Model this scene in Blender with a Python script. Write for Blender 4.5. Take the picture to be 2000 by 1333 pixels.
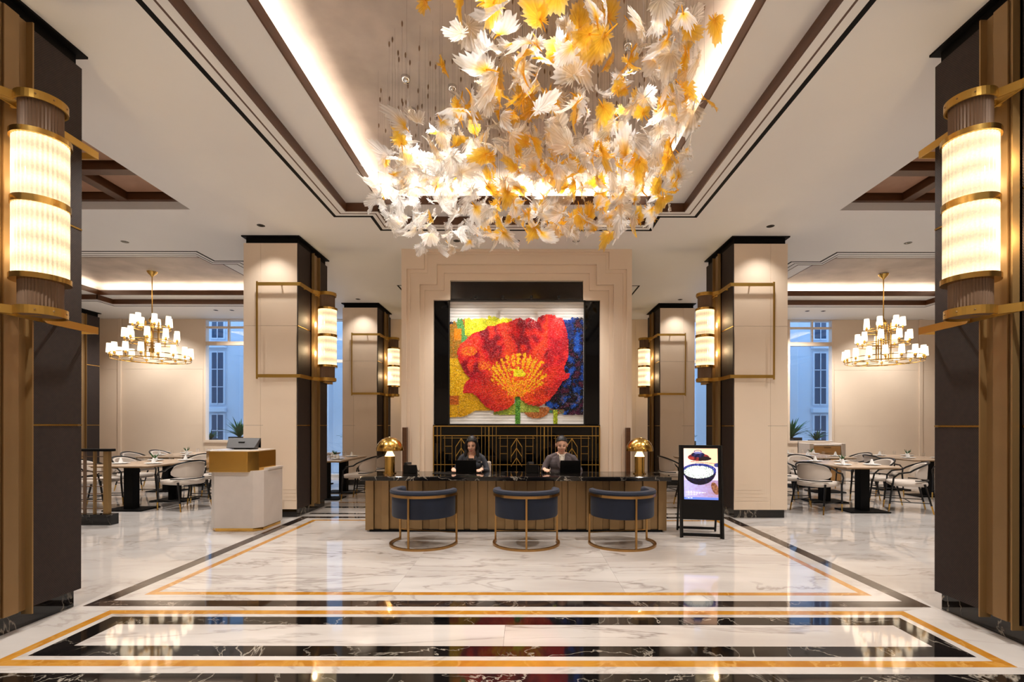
import bpy, bmesh, math, random
from math import sin, cos, pi, radians, atan2, sqrt
from mathutils import Vector, Matrix
from mathutils import noise as mn
random.seed(7)
for o in list(bpy.data.objects): bpy.data.objects.remove(o, do_unlink=True)
S = bpy.context.scene
COL = S.collection
XC = -0.135          # centre line of the hall
CEIL = 4.28

# ------------------------------------------------------------------ camera
cd = bpy.data.cameras.new('camera'); cam = bpy.data.objects.new('camera', cd); COL.objects.link(cam)
cam.location = (0, 0, 1.4); cam.rotation_euler = (radians(90), radians(-0.08), 0)
cd.sensor_width = 36; cd.lens = 960*36/2000; cd.shift_x = -0.0125; cd.shift_y = 0.08275
cd.clip_start = 0.05; cd.clip_end = 200
S.camera = cam
# ------------------------------------------------------------------ world
W = bpy.data.worlds.new('world'); S.world = W; W.use_nodes = True
bg = W.node_tree.nodes['Background']; bg.inputs[0].default_value = (0.25, 0.45, 0.78, 1); bg.inputs[1].default_value = 2.7
# ------------------------------------------------------------------ exposure
S.view_settings.view_transform = 'Standard'; S.view_settings.look = 'None'
S.view_settings.exposure = 0.22; S.view_settings.gamma = 1.0; S.view_settings.use_curve_mapping = False
WARM = (1.0, 0.90, 0.79)
def light(kind, loc, power, color=WARM, rot=(0, 0, 0), **kw):
    l = bpy.data.lights.new('light', kind); l.energy = power; l.color = color
    for k, v in kw.items(): setattr(l, k, v)
    o = bpy.data.objects.new('light', l); o.location = loc; o.rotation_euler = rot; COL.objects.link(o); return o
def spot(x, y, z, power, size=100, tx=0, ty=0, color=(1.0, 0.95, 0.90), blend=.8, rad=.04):
    d = Vector((tx, ty, -1)); q = d.to_track_quat('-Z', 'Y').to_euler()
    return light('SPOT', (x, y, z), power, color, q, spot_size=radians(size), spot_blend=blend, shadow_soft_size=rad)
# downlights with fixtures built further down, plus added fill spots that have none
DL = []   # (x, y, z, power, size, tx, ty, label, visible)
for sx in (-1, 1):
    nm = 'left' if sx < 0 else 'right'
    DL += [(XC+sx*3.67, 7.08, CEIL, 15, 100, 0, .06, 'small recessed downlight in front of the %s middle column' % nm, 1),
           (XC+sx*6.15, 7.72, CEIL, 120, 110, 0, 0, 'small recessed downlight before the %s dining coffer' % nm, 1),
           (XC+sx*3.67, 11.2, CEIL, 15, 100, 0, .06, 'tiny recessed downlight in front of the %s rear column' % nm, 1),
           (XC+sx*7.6, 12.3, CEIL, 60, 100, 0, .3, 'tiny downlight near the %s window, farther from the hall' % nm, 1),
           (XC+sx*7.2, 12.3, CEIL, 60, 100, 0, .3, 'tiny downlight near the %s window, nearer the hall' % nm, 1),
           (XC+sx*5.3, 6.12, 4.455, 90, 110, 0, 0, 'bronze downlight in the %s wooden coffered ceiling' % nm, 1),
           (XC+sx*7.0, 4.2, 4.455, 120, 120, 0, 0, 'downlight', 0),
           (XC+sx*2.9, 5.0, CEIL, 90, 120, 0, 0, 'downlight', 0),  # fill spots added for general brightness in the near hall
           (XC+sx*2.9, 2.0, CEIL, 90, 120, 0, 0, 'downlight', 0),
           (XC+sx*2.9, -1.2, CEIL, 110, 130, 0, 0, 'downlight', 0),  # added behind the camera to brighten reflections and the near ceiling
           (XC+sx*7.5, -.8, CEIL, 110, 130, 0, 0, 'downlight', 0),
           (XC+sx*9.5, 7.3, CEIL, 90, 130, 0, 0, 'downlight', 0),
           (XC+sx*9.6, 12.2, CEIL, 70, 120, 0, .2, 'downlight', 0),  # fill spots added to bring light back into the dining areas
           (XC+sx*5.2, 12.2, CEIL, 60, 120, 0, .1, 'downlight', 0)]
DL = [d for d in DL]
DL += [(XC, 7.66, CEIL, 42, 100, 0, -.22, 'small recessed downlight over the portal, middle', 1),
       (XC+.93, 7.66, CEIL, 42, 100, 0, -.22, 'small recessed downlight over the portal, right of centre', 1),
       (XC-.93, 7.66, CEIL, 42, 100, 0, -.22, 'small recessed downlight over the portal, behind the glass leaves', 1)]
for (x, y, z, p, s, tx, ty, lab, vis) in DL: spot(x, y, z-.03, p*2.85, s, tx, ty)
for x_ in (-.75, .75): spot(XC+x_, 6.75, CEIL-.03, 130, 50, 0, .75)  # two added spots aimed at the mosaic, with no fixture
# chandelier spotlights in the coffer ceiling
PUCK = [(-1.15, 4.72), (-1.2, 5.2), (-1.35, 5.75), (-.72, 4.85), (.1, 3.6), (.9, 4.3), (1.1, 5.4), (0, 5.6), (-.4, 3.2), (.8, 2.9)]
for i, (x, y) in enumerate(PUCK): spot(x, y, 4.66, 62, 100, color=(1, .97, .93), rad=.05)
# cove light strips: (x, y, z, length, axis, direction towards opening)
def cove(x0, x1, y0, y1, z, pw):
    c = (1.0, .84, .66)
    off = .09
    for sx, x in ((1, x0-off), (-1, x1+off)):
        light('AREA', (x, (y0+y1)/2, z), pw*(y1-y0), c, (0, radians(180-sx*42), 0), shape='RECTANGLE', size=.03, size_y=(y1-y0))
    for sy, y in ((1, y0-off), (-1, y1+off)):
        light('AREA', ((x0+x1)/2, y, z), pw*(x1-x0), c, (radians(180+sy*42), 0, 0), shape='RECTANGLE', size=(x1-x0), size_y=.03)
MC = dict(x0=XC-1.815, x1=XC+1.815, y0=-.37, y1=6.63)
cove(MC['x0'], MC['x1'], MC['y0'], MC['y1'], 4.47, 12.5)
DCX = 7.55
for sx in (-1, 1):
    cove(XC+sx*DCX-2.08, XC+sx*DCX+2.08, 8.75, 11.27, 4.47, 8)

# ------------------------------------------------------------------ helpers
def lin(c):
    return tuple(((v/255)/12.92 if v/255 <= .04045 else ((v/255+.055)/1.055)**2.4) for v in c)
class MB:
    def __init__(s): s.v = []; s.f = []
    def add(s, vs, fs):
        b = len(s.v); s.v += [tuple(v) for v in vs]; s.f += [tuple(i+b for i in f) for f in fs]; return s
    def box(s, x0, x1, y0, y1, z0, z1):
        if x0 > x1: x0, x1 = x1, x0
        if y0 > y1: y0, y1 = y1, y0
        if z0 > z1: z0, z1 = z1, z0
        return s.add([(x0,y0,z0),(x1,y0,z0),(x1,y1,z0),(x0,y1,z0),(x0,y0,z1),(x1,y0,z1),(x1,y1,z1),(x0,y1,z1)],
                     [(0,3,2,1),(4,5,6,7),(0,1,5,4),(1,2,6,5),(2,3,7,6),(3,0,4,7)])
    def prism(s, poly, z0, z1):
        n = len(poly)
        a = sum(poly[i][0]*poly[(i+1) % n][1]-poly[(i+1) % n][0]*poly[i][1] for i in range(n))
        if a < 0: poly = poly[::-1]
        vs = [(x, y, z0) for x, y in poly]+[(x, y, z1) for x, y in poly]
        return s.add(vs, [tuple(range(n-1, -1, -1)), tuple(range(n, 2*n))]+[(i, (i+1) % n, n+(i+1) % n, n+i) for i in range(n)])
    def lathe(s, prof, n=24, c=(0, 0, 0), ribs=0, ribamp=0, cap=True):
        vs = []; fs = []
        for (r, z) in prof:
            for i in range(n):
                a = 2*pi*i/n; rr = r+(ribamp if (i % 2) else 0)*(1 if ribs else 0)
                vs.append((c[0]+rr*cos(a), c[1]+rr*sin(a), c[2]+z))
        m = len(prof)
        for j in range(m-1):
            for i in range(n):
                k = (i+1) % n
                fs.append((j*n+i, j*n+k, (j+1)*n+k, (j+1)*n+i))
        if cap:
            fs.append(tuple(range(n-1, -1, -1))); fs.append(tuple((m-1)*n+i for i in range(n)))
        return s.add(vs, fs)
    def tube(s, path, r, n=8, closed=False, flat=None):
        # r: number or list; flat=(w,h) for rectangular section with z up
        P = [Vector(p) for p in path]; m = len(P); vs = []; fs = []
        rs = r if isinstance(r, (list, tuple)) else [r]*m
        prev = None
        for i in range(m):
            if closed: t = (P[(i+1) % m]-P[i-1])
            else: t = P[min(i+1, m-1)]-P[max(i-1, 0)]
            t.normalize()
            up = Vector((0, 0, 1)) if abs(t.z) < .9 else Vector((0, 1, 0))
            if prev is not None and abs(prev.dot(t)) < .95 and not flat: up = prev
            a = t.cross(up).normalized(); b = a.cross(t).normalized(); prev = b
            if flat:
                w, h = flat
                for (ca, cb) in ((-1,-1),(1,-1),(1,1),(-1,1)): vs.append(P[i]+a*ca*w/2+b*cb*h/2)
            else:
                for k in range(n):
                    an = 2*pi*k/n; vs.append(P[i]+(a*cos(an)+b*sin(an))*rs[i])
        nn = 4 if flat else n
        for i in range(m if closed else m-1):
            j = (i+1) % m
            for k in range(nn):
                l = (k+1) % nn
                fs.append((i*nn+k, i*nn+l, j*nn+l, j*nn+k))
        if not closed:
            fs.append(tuple(range(nn-1, -1, -1))); fs.append(tuple((m-1)*nn+k for k in range(nn)))
        return s.add(vs, fs)
    def ell(s, c, r, n=14, m=10, rot=None):
        vs = []; fs = []
        for j in range(1, m):
            th = pi*j/m
            for i in range(n):
                a = 2*pi*i/n; vs.append(Vector((r[0]*sin(th)*cos(a), r[1]*sin(th)*sin(a), r[2]*cos(th))))
        vs.append(Vector((0, 0, r[2]))); vs.append(Vector((0, 0, -r[2])))
        if rot is not None: vs = [rot @ v for v in vs]
        vs = [(v.x+c[0], v.y+c[1], v.z+c[2]) for v in vs]
        for j in range(m-2):
            for i in range(n):
                k = (i+1) % n; fs.append((j*n+i, (j+1)*n+i, (j+1)*n+k, j*n+k))
        T = (m-1)*n
        for i in range(n):
            k = (i+1) % n; fs.append((T, i, k)); fs.append((T+1, (m-2)*n+k, (m-2)*n+i))
        return s.add(vs, fs)
    def mesh(s, name):
        me = bpy.data.meshes.new(name); me.from_pydata(s.v, [], s.f); me.update(); return me
    def build(s, name, mat, parent=None, smooth=False, bevel=0, loc=None, rot=None):
        me = s.mesh(name)
        if mat: me.materials.append(mat)
        if smooth:
            me.polygons.foreach_set('use_smooth', [True]*len(me.polygons))
            bm = bmesh.new(); bm.from_mesh(me); bmesh.ops.recalc_face_normals(bm, faces=bm.faces)
            for e in bm.edges:
                if len(e.link_faces) == 2 and e.calc_face_angle(0) > radians(40): e.smooth = False
            bm.to_mesh(me); bm.free()
        return link(name, me, parent, bevel, loc, rot)
def link(name, me, parent=None, bevel=0, loc=None, rot=None):
    o = bpy.data.objects.new(name, me); COL.objects.link(o)
    if parent: o.parent = parent
    if loc: o.location = loc
    if rot: o.rotation_euler = rot
    if bevel:
        b = o.modifiers.new('bevel', 'BEVEL'); b.width = bevel; b.segments = 2; b.limit_method = 'ANGLE'
    return o
def arc(cx, cy, r, a0, a1, n, z):
    return [(cx+r*cos(a0+(a1-a0)*i/n), cy+r*sin(a0+(a1-a0)*i/n), z) for i in range(n+1)]
def thing(name, label, cat, loc=(0, 0, 0), rz=0, group=None):
    o = bpy.data.objects.new(name, None); COL.objects.link(o); o.location = loc; o.rotation_euler = (0, 0, rz)
    o.empty_display_size = .05
    return tag(o, label, cat, group)
def tag(o, label=None, cat=None, group=None, kind=None):
    if label: o['label'] = label
    if cat: o['category'] = cat
    if group: o['group'] = group
    if kind: o['kind'] = kind
    return o
def struct(o): o['kind'] = 'structure'; return o
def sroot(name):
    o = bpy.data.objects.new(name, None); COL.objects.link(o); o['kind'] = 'structure'; return o
def copy_tree(o, parent=None):
    c = o.copy(); COL.objects.link(c)
    if parent: c.parent = parent
    for ch in list(KIDS(o)): copy_tree(ch, c)
    return c
def KIDS(o): return [x for x in o.children]
def dup(root, loc, rz, label=None, group=None):
    r = copy_tree(root); r.location = loc; r.rotation_euler = (0, 0, rz)
    if label: r['label'] = label
    if group: r['group'] = group
    return r

# ------------------------------------------------------------------ materials
def newmat(name):
    m = bpy.data.materials.new(name); m.use_nodes = True
    nt = m.node_tree; b = nt.nodes['Principled BSDF']; return m, nt, b
def N(nt, t, **kw):
    n = nt.nodes.new(t)
    for k, v in kw.items(): setattr(n, k, v)
    return n
def simple(name, c, rough=.5, metal=0, spec=.5, coat=0, noise=0, nscale=8, bump=0, bscale=60, sheen=0, srgb=True):
    m, nt, b = newmat(name); c = lin(c) if srgb else c
    b.inputs['Base Color'].default_value = (*c, 1); b.inputs['Roughness'].default_value = rough; b.inputs['Metallic'].default_value = metal
    b.inputs['Specular IOR Level'].default_value = spec; b.inputs['Coat Weight'].default_value = coat
    if sheen: b.inputs['Sheen Weight'].default_value = sheen
    tc = N(nt, 'ShaderNodeNewGeometry')
    if noise:
        n = N(nt, 'ShaderNodeTexNoise'); n.inputs['Scale'].default_value = nscale; n.inputs['Detail'].default_value = 5
        nt.links.new(tc.outputs['Position'], n.inputs['Vector'])
        r = N(nt, 'ShaderNodeMapRange'); r.inputs[1].default_value = .3; r.inputs[2].default_value = .7
        r.inputs[3].default_value = 1-noise; r.inputs[4].default_value = 1+noise
        nt.links.new(n.outputs[0], r.inputs[0])
        mx = N(nt, 'ShaderNodeVectorMath', operation='SCALE'); mx.inputs[0].default_value = c
        nt.links.new(r.outputs[0], mx.inputs['Scale']); nt.links.new(mx.outputs[0], b.inputs['Base Color'])
    if bump:
        n = N(nt, 'ShaderNodeTexNoise'); n.inputs['Scale'].default_value = bscale
        nt.links.new(tc.outputs['Position'], n.inputs['Vector'])
        bp = N(nt, 'ShaderNodeBump'); bp.inputs['Strength'].default_value = bump; bp.inputs['Distance'].default_value = .01
        nt.links.new(n.outputs[0], bp.inputs['Height']); nt.links.new(bp.outputs[0], b.inputs['Normal'])
    return m
def marble(name, base, base2, vein, vscale, vwidth, stretch=(1, 1, 1), rough=.05, vein_amt=.8, cloud=1.2, rot=0.0, offs=True):
    m, nt, b = newmat(name)
    g = N(nt, 'ShaderNodeNewGeometry'); oi = N(nt, 'ShaderNodeObjectInfo')
    mp = N(nt, 'ShaderNodeMapping'); mp.inputs['Scale'].default_value = stretch; mp.inputs['Rotation'].default_value = (0, 0, rot)
    nt.links.new(g.outputs['Position'], mp.inputs['Vector'])
    ad = N(nt, 'ShaderNodeVectorMath', operation='ADD'); sc = N(nt, 'ShaderNodeMath', operation='MULTIPLY'); sc.inputs[1].default_value = 37. if offs else 0.
    nt.links.new(oi.outputs['Random'], sc.inputs[0]); nt.links.new(mp.outputs[0], ad.inputs[0]); nt.links.new(sc.outputs[0], ad.inputs[1])
    def noise(s, det, dist):
        n = N(nt, 'ShaderNodeTexNoise'); n.inputs['Scale'].default_value = s; n.inputs['Detail'].default_value = det
        n.inputs['Distortion'].default_value = dist; n.inputs['Roughness'].default_value = .55
        nt.links.new(ad.outputs[0], n.inputs['Vector']); return n
    n1 = noise(vscale, 6, .6)
    s1 = N(nt, 'ShaderNodeMath', operation='SUBTRACT'); s1.inputs[1].default_value = .5; nt.links.new(n1.outputs[0], s1.inputs[0])
    a1 = N(nt, 'ShaderNodeMath', operation='ABSOLUTE'); nt.links.new(s1.outputs[0], a1.inputs[0])
    r1 = N(nt, 'ShaderNodeMapRange'); r1.inputs[1].default_value = 0; r1.inputs[2].default_value = vwidth; r1.inputs[3].default_value = 1; r1.inputs[4].default_value = 0
    nt.links.new(a1.outputs[0], r1.inputs[0])
    n2 = noise(cloud, 4, .3)
    r2 = N(nt, 'ShaderNodeMapRange'); r2.inputs[1].default_value = .35; r2.inputs[2].default_value = .68
    nt.links.new(n2.outputs[0], r2.inputs[0])
    mul = N(nt, 'ShaderNodeMath', operation='MULTIPLY'); nt.links.new(r1.outputs[0], mul.inputs[0]); nt.links.new(r2.outputs[0], mul.inputs[1])
    mu2 = N(nt, 'ShaderNodeMath', operation='MULTIPLY'); nt.links.new(mul.outputs[0], mu2.inputs[0]); mu2.inputs[1].default_value = vein_amt
    m1 = N(nt, 'ShaderNodeMix', data_type='RGBA'); m1.inputs['A'].default_value = (*lin(base), 1); m1.inputs['B'].default_value = (*lin(base2), 1)
    nt.links.new(r2.outputs[0], m1.inputs['Factor'])
    m2 = N(nt, 'ShaderNodeMix', data_type='RGBA'); m2.inputs['B'].default_value = (*lin(vein), 1)
    nt.links.new(m1.outputs['Result'], m2.inputs['A']); nt.links.new(mu2.outputs[0], m2.inputs['Factor'])
    nt.links.new(m2.outputs['Result'], b.inputs['Base Color']); b.inputs['Roughness'].default_value = rough
    return m
def weave(name, c1, c2, s=95, rough=.45):
    m, nt, b = newmat(name)
    g = N(nt, 'ShaderNodeNewGeometry'); sp = N(nt, 'ShaderNodeSeparateXYZ'); nt.links.new(g.outputs['Position'], sp.inputs[0])
    ad = N(nt, 'ShaderNodeMath', operation='ADD'); nt.links.new(sp.outputs[0], ad.inputs[0]); nt.links.new(sp.outputs[1], ad.inputs[1])
    def wv(sock, sc):
        a = N(nt, 'ShaderNodeMath', operation='MULTIPLY'); a.inputs[1].default_value = sc; nt.links.new(sock, a.inputs[0])
        q = N(nt, 'ShaderNodeMath', operation='SINE'); nt.links.new(a.outputs[0], q.inputs[0]); return q
    a = wv(ad.outputs[0], 2*pi*s); c = wv(sp.outputs[2], 2*pi*s*.8)
    mu = N(nt, 'ShaderNodeMath', operation='MULTIPLY'); nt.links.new(a.outputs[0], mu.inputs[0]); nt.links.new(c.outputs[0], mu.inputs[1])
    n = N(nt, 'ShaderNodeTexNoise'); n.inputs['Scale'].default_value = 30; n.inputs['Detail'].default_value = 4; nt.links.new(g.outputs['Position'], n.inputs['Vector'])
    r = N(nt, 'ShaderNodeMapRange'); r.inputs[1].default_value = -1; r.inputs[2].default_value = 1; nt.links.new(mu.outputs[0], r.inputs[0])
    av = N(nt, 'ShaderNodeMath', operation='MULTIPLY'); nt.links.new(r.outputs[0], av.inputs[0]); nt.links.new(n.outputs[0], av.inputs[1])
    mx = N(nt, 'ShaderNodeMix', data_type='RGBA'); mx.inputs['A'].default_value = (*lin(c1), 1); mx.inputs['B'].default_value = (*lin(c2), 1)
    nt.links.new(av.outputs[0], mx.inputs['Factor']); nt.links.new(mx.outputs['Result'], b.inputs['Base Color'])
    bp = N(nt, 'ShaderNodeBump'); bp.inputs['Strength'].default_value = .3; bp.inputs['Distance'].default_value = .003
    nt.links.new(mu.outputs[0], bp.inputs['Height']); nt.links.new(bp.outputs[0], b.inputs['Normal'])
    b.inputs['Roughness'].default_value = rough
    return m
def wood(name, c1, c2, rough=.35):
    m, nt, b = newmat(name); g = N(nt, 'ShaderNodeNewGeometry')
    mp = N(nt, 'ShaderNodeMapping'); mp.inputs['Scale'].default_value = (3, 3, 30); nt.links.new(g.outputs['Position'], mp.inputs['Vector'])
    n = N(nt, 'ShaderNodeTexNoise'); n.inputs['Scale'].default_value = 2.5; n.inputs['Detail'].default_value = 6; nt.links.new(mp.outputs[0], n.inputs['Vector'])
    mx = N(nt, 'ShaderNodeMix', data_type='RGBA'); mx.inputs['A'].default_value = (*lin(c1), 1); mx.inputs['B'].default_value = (*lin(c2), 1)
    nt.links.new(n.outputs[0], mx.inputs['Factor']); nt.links.new(mx.outputs['Result'], b.inputs['Base Color']); b.inputs['Roughness'].default_value = rough
    return m
def emis(name, c, strength, bands=None):
    m, nt, b = newmat(name); b.inputs['Base Color'].default_value = (*lin((240, 225, 200)), 1)
    b.inputs['Emission Color'].default_value = (*c, 1); b.inputs['Emission Strength'].default_value = strength; b.inputs['Roughness'].default_value = .3
    return m
def vcol(name, rough=.4, emit=0, spec=.5):
    m, nt, b = newmat(name); a = N(nt, 'ShaderNodeVertexColor', layer_name='Col')
    nt.links.new(a.outputs[0], b.inputs['Base Color']); b.inputs['Roughness'].default_value = rough; b.inputs['Specular IOR Level'].default_value = spec
    if emit:
        nt.links.new(a.outputs[0], b.inputs['Emission Color']); b.inputs['Emission Strength'].default_value = emit
        b.inputs['Base Color'].default_value = (0, 0, 0, 1)
    return m
M = {}
M['ceil'] = simple('ceiling paint', (229, 228, 226), .6, noise=.02, nscale=1)
M['cream'] = simple('cream wall panel', (229, 210, 188), .45, noise=.025, nscale=1.5)
M['creamtrim'] = simple('cream moulding', (228, 208, 186), .4)
M['taupe'] = simple('taupe plaster', (162, 152, 145), .5, noise=.20, nscale=2.2, bump=.15, bscale=9)
M['woodtrim'] = wood('walnut trim', (58, 33, 15), (98, 58, 28), .35)
M['woodpan'] = wood('walnut panel', (150, 112, 90), (176, 136, 110), .4)
M['blackpaint'] = simple('black lacquer', (8, 7, 7), .65, spec=.15)
M['brownline'] = simple('brown inlay', (88, 62, 48), .5)
M['white'] = marble('white marble', (204, 199, 195), (184, 177, 171), (120, 104, 92), 1.1, .025, (1, 2.2, 1), .045, .55, .8, rot=.25)
M['whitevein'] = marble('veined white marble', (206, 200, 195), (182, 174, 168), (96, 80, 70), .9, .018, (.55, 2.4, 1), .045, .85, .9, rot=-.1)
M['black'] = marble('black marble', (9, 9, 10), (26, 22, 20), (190, 180, 165), 2.2, .010, (1, 1, 1), .05, .9, 2.5, rot=.6)
M['darkband'] = marble('dark grey marble band', (30, 24, 22), (62, 50, 44), (170, 155, 140), 2.6, .010, (1, 1, 1), .05, .8, 3, rot=.6)
M['gold'] = marble('golden onyx', (188, 134, 50), (164, 106, 32), (214, 170, 96), 3, .03, (1, 1, 1), .06, .7, 5)
M['weave'] = weave('woven dark brown leather', (19, 12, 12), (70, 49, 42), s=70, rough=.65)
M['brass'] = simple('polished brass', (206, 168, 92), .2, 1)
M['brassy'] = simple('aged brass', (190, 152, 76), .36, .85)
M['bronze'] = simple('brushed bronze', (158, 128, 84), .38, .6)
M['bronzedeep'] = simple('brushed antique bronze panel', (150, 122, 84), .40, .45, noise=.06, nscale=4)
M['fluted'] = simple('fluted bronze', (118, 94, 74), .5, .2)
M['mirrorgold'] = simple('mirror gold', (232, 184, 96), .12, 1)
M['podstone'] = simple('pale grey stone', (204, 196, 190), .3, noise=.04, nscale=6)
M['blackglass'] = simple('black glass', (4, 4, 5), .04, 0, .22)
M['darkstone'] = simple('dark emperador', (30, 26, 24), .12, noise=.3, nscale=20)
M['blackmetal'] = simple('black metal', (12, 12, 13), .35, .2)
M['blackplastic'] = simple('black plastic', (8, 8, 9), .4, spec=.25)
M['greyplastic'] = simple('grey plastic', (66, 62, 62), .45)
M['velvet'] = simple('navy velvet', (7, 22, 46), .75, sheen=.06, noise=.18, nscale=5)
M['fabric'] = simple('oatmeal fabric', (212, 200, 188), .85, bump=.2, bscale=200)
M['stonewhite'] = simple('white stone', (226, 218, 210), .25, noise=.03, nscale=3)
M['tabletop'] = simple('table top veneer', (196, 172, 148), .25, noise=.06, nscale=6)
M['oak'] = wood('oak drawer', (176, 130, 74), (206, 160, 100), .4)
M['leafplant'] = simple('plant leaf', (34, 92, 40), .4, noise=.25, nscale=12)
M['facade'] = simple('painted render', (214, 224, 236), .7, noise=.03, nscale=1)
M['facadeglass'] = simple('outside window glass', (60, 84, 110), .1)
M['porcelain'] = simple('white porcelain', (240, 238, 234), .2)
M['skin'] = simple('skin', (230, 182, 156), .68, spec=.3)
M['hair'] = simple('black hair', (14, 11, 11), .5, bump=.06, bscale=200)
M['jacketw'] = simple('charcoal jacket', (52, 54, 62), .8, bump=.1, bscale=300)
M['jacketm'] = simple('grey brown suit', (84, 74, 76), .8, bump=.1, bscale=300)
M['shirt'] = simple('white shirt', (232, 222, 208), .7)
M['innerblack'] = simple('black top', (16, 16, 18), .7)
M['lipm'] = simple('muted lips', (190, 118, 100), .5)
M['lip'] = simple('lips', (186, 84, 78), .4)
M['eye'] = simple('dark eyes', (24, 16, 14), .25)
M['chrome'] = simple('chrome', (210, 210, 212), .08, 1)
M['shade'] = emis('glowing lamp shade', (1.0, .84, .62), 2.0)
M['led'] = emis('downlight lens', (1, .9, .75), 3)
M['lampcone'] = emis('lit lamp cone', (1.0, .72, .34), 2.4)
# thin glass
m, nt, b = newmat('thin window glass'); out = nt.nodes['Material Output']
tr = N(nt, 'ShaderNodeBsdfTransparent'); gl = N(nt, 'ShaderNodeBsdfGlossy'); gl.inputs['Roughness'].default_value = .01
mx = N(nt, 'ShaderNodeMixShader'); mx.inputs[0].default_value = .07
nt.links.new(tr.outputs[0], mx.inputs[1]); nt.links.new(gl.outputs[0], mx.inputs[2]); nt.links.new(mx.outputs[0], out.inputs[0]); M['glass'] = m
# glowing fluted glass of the sconces: brighter where its bulbs sit
m, nt, b = newmat('glowing ribbed glass'); tc = N(nt, 'ShaderNodeTexCoord'); sp = N(nt, 'ShaderNodeSeparateXYZ'); nt.links.new(tc.outputs['Object'], sp.inputs[0])
sc = N(nt, 'ShaderNodeMath', operation='MULTIPLY'); sc.inputs[1].default_value = 2*pi/.148; nt.links.new(sp.outputs[2], sc.inputs[0])
of = N(nt, 'ShaderNodeMath', operation='ADD'); of.inputs[1].default_value = .6; nt.links.new(sc.outputs[0], of.inputs[0])
sn = N(nt, 'ShaderNodeMath', operation='SINE'); nt.links.new(of.outputs[0], sn.inputs[0])
nz = N(nt, 'ShaderNodeTexNoise'); nz.inputs['Scale'].default_value = 90; nt.links.new(tc.outputs['Object'], nz.inputs['Vector'])
mr = N(nt, 'ShaderNodeMapRange'); mr.inputs[1].default_value = -1; mr.inputs[2].default_value = 1; mr.inputs[3].default_value = .88; mr.inputs[4].default_value = 1.85
nt.links.new(sn.outputs[0], mr.inputs[0])
mm = N(nt, 'ShaderNodeMath', operation='MULTIPLY'); ad = N(nt, 'ShaderNodeMath', operation='ADD'); ad.inputs[1].default_value = .52
ns_ = N(nt, 'ShaderNodeMath', operation='MULTIPLY'); ns_.inputs[1].default_value = .5; nt.links.new(nz.outputs[0], ns_.inputs[0])
nt.links.new(ns_.outputs[0], ad.inputs[0]); nt.links.new(mr.outputs[0], mm.inputs[0]); nt.links.new(ad.outputs[0], mm.inputs[1])
b.inputs['Base Color'].default_value = (.30, .26, .2, 1); b.inputs['Emission Color'].default_value = (1, .76, .44, 1); b.inputs['Roughness'].default_value = .15
sb_ = N(nt, 'ShaderNodeMath', operation='SUBTRACT'); sb_.inputs[1].default_value = .225; nt.links.new(sp.outputs[0], sb_.inputs[0])
at_ = N(nt, 'ShaderNodeMath', operation='ARCTAN2'); nt.links.new(sp.outputs[1], at_.inputs[0]); nt.links.new(sb_.outputs[0], at_.inputs[1])
k1 = N(nt, 'ShaderNodeMath', operation='MULTIPLY'); k1.inputs[1].default_value = 36; nt.links.new(at_.outputs[0], k1.inputs[0])
k2 = N(nt, 'ShaderNodeMath', operation='SINE'); nt.links.new(k1.outputs[0], k2.inputs[0])
k3 = N(nt, 'ShaderNodeMapRange'); k3.inputs[1].default_value = -1; k3.inputs[2].default_value = 1; k3.inputs[3].default_value = .86; k3.inputs[4].default_value = 1.1; nt.links.new(k2.outputs[0], k3.inputs[0])
k4 = N(nt, 'ShaderNodeMath', operation='MULTIPLY'); nt.links.new(mm.outputs[0], k4.inputs[0]); nt.links.new(k3.outputs[0], k4.inputs[1])
nt.links.new(k4.outputs[0], b.inputs['Emission Strength']); M['sconce'] = m
# blown glass leaf: colour attribute runs from amber to clear
m, nt, b = newmat('blown glass leaf'); out = nt.nodes['Material Output']
a = N(nt, 'ShaderNodeVertexColor', layer_name='Col')
b.inputs['Roughness'].default_value = .08; b.inputs['Specular IOR Level'].default_value = 1.0
tc = N(nt, 'ShaderNodeTexCoord'); nz_g = N(nt, 'ShaderNodeTexNoise'); nz_g.inputs['Scale'].default_value = 38; nz_g.inputs['Detail'].default_value = 3; nt.links.new(tc.outputs['Object'], nz_g.inputs['Vector'])
bpg = N(nt, 'ShaderNodeBump'); bpg.inputs['Strength'].default_value = .8; bpg.inputs['Distance'].default_value = .012; nt.links.new(nz_g.outputs[0], bpg.inputs['Height']); nt.links.new(bpg.outputs[0], b.inputs['Normal'])
nt.links.new(a.outputs[0], b.inputs['Base Color'])
tl = N(nt, 'ShaderNodeBsdfTranslucent'); nt.links.new(a.outputs[0], tl.inputs[0])
tr = N(nt, 'ShaderNodeBsdfTransparent'); nt.links.new(a.outputs[0], tr.inputs[0])
m1 = N(nt, 'ShaderNodeMixShader'); m1.inputs[0].default_value = .5; nt.links.new(b.outputs[0], m1.inputs[1]); nt.links.new(tl.outputs[0], m1.inputs[2])
m2 = N(nt, 'ShaderNodeMixShader'); nt.links.new(a.outputs[1], m2.inputs[0])
nt.links.new(tr.outputs[0], m2.inputs[1]); nt.links.new(m1.outputs[0], m2.inputs[2]); nt.links.new(m2.outputs[0], out.inputs[0]); M['leafglass'] = m
M['mosaic'] = vcol('glass mosaic', .55, spec=.2); M['screen'] = vcol('lit screen', .2, .92)

# ================================================================== SETTING
X0, X1, Y0, Y1 = -13.0, 12.7, -3.5, 13.3
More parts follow.
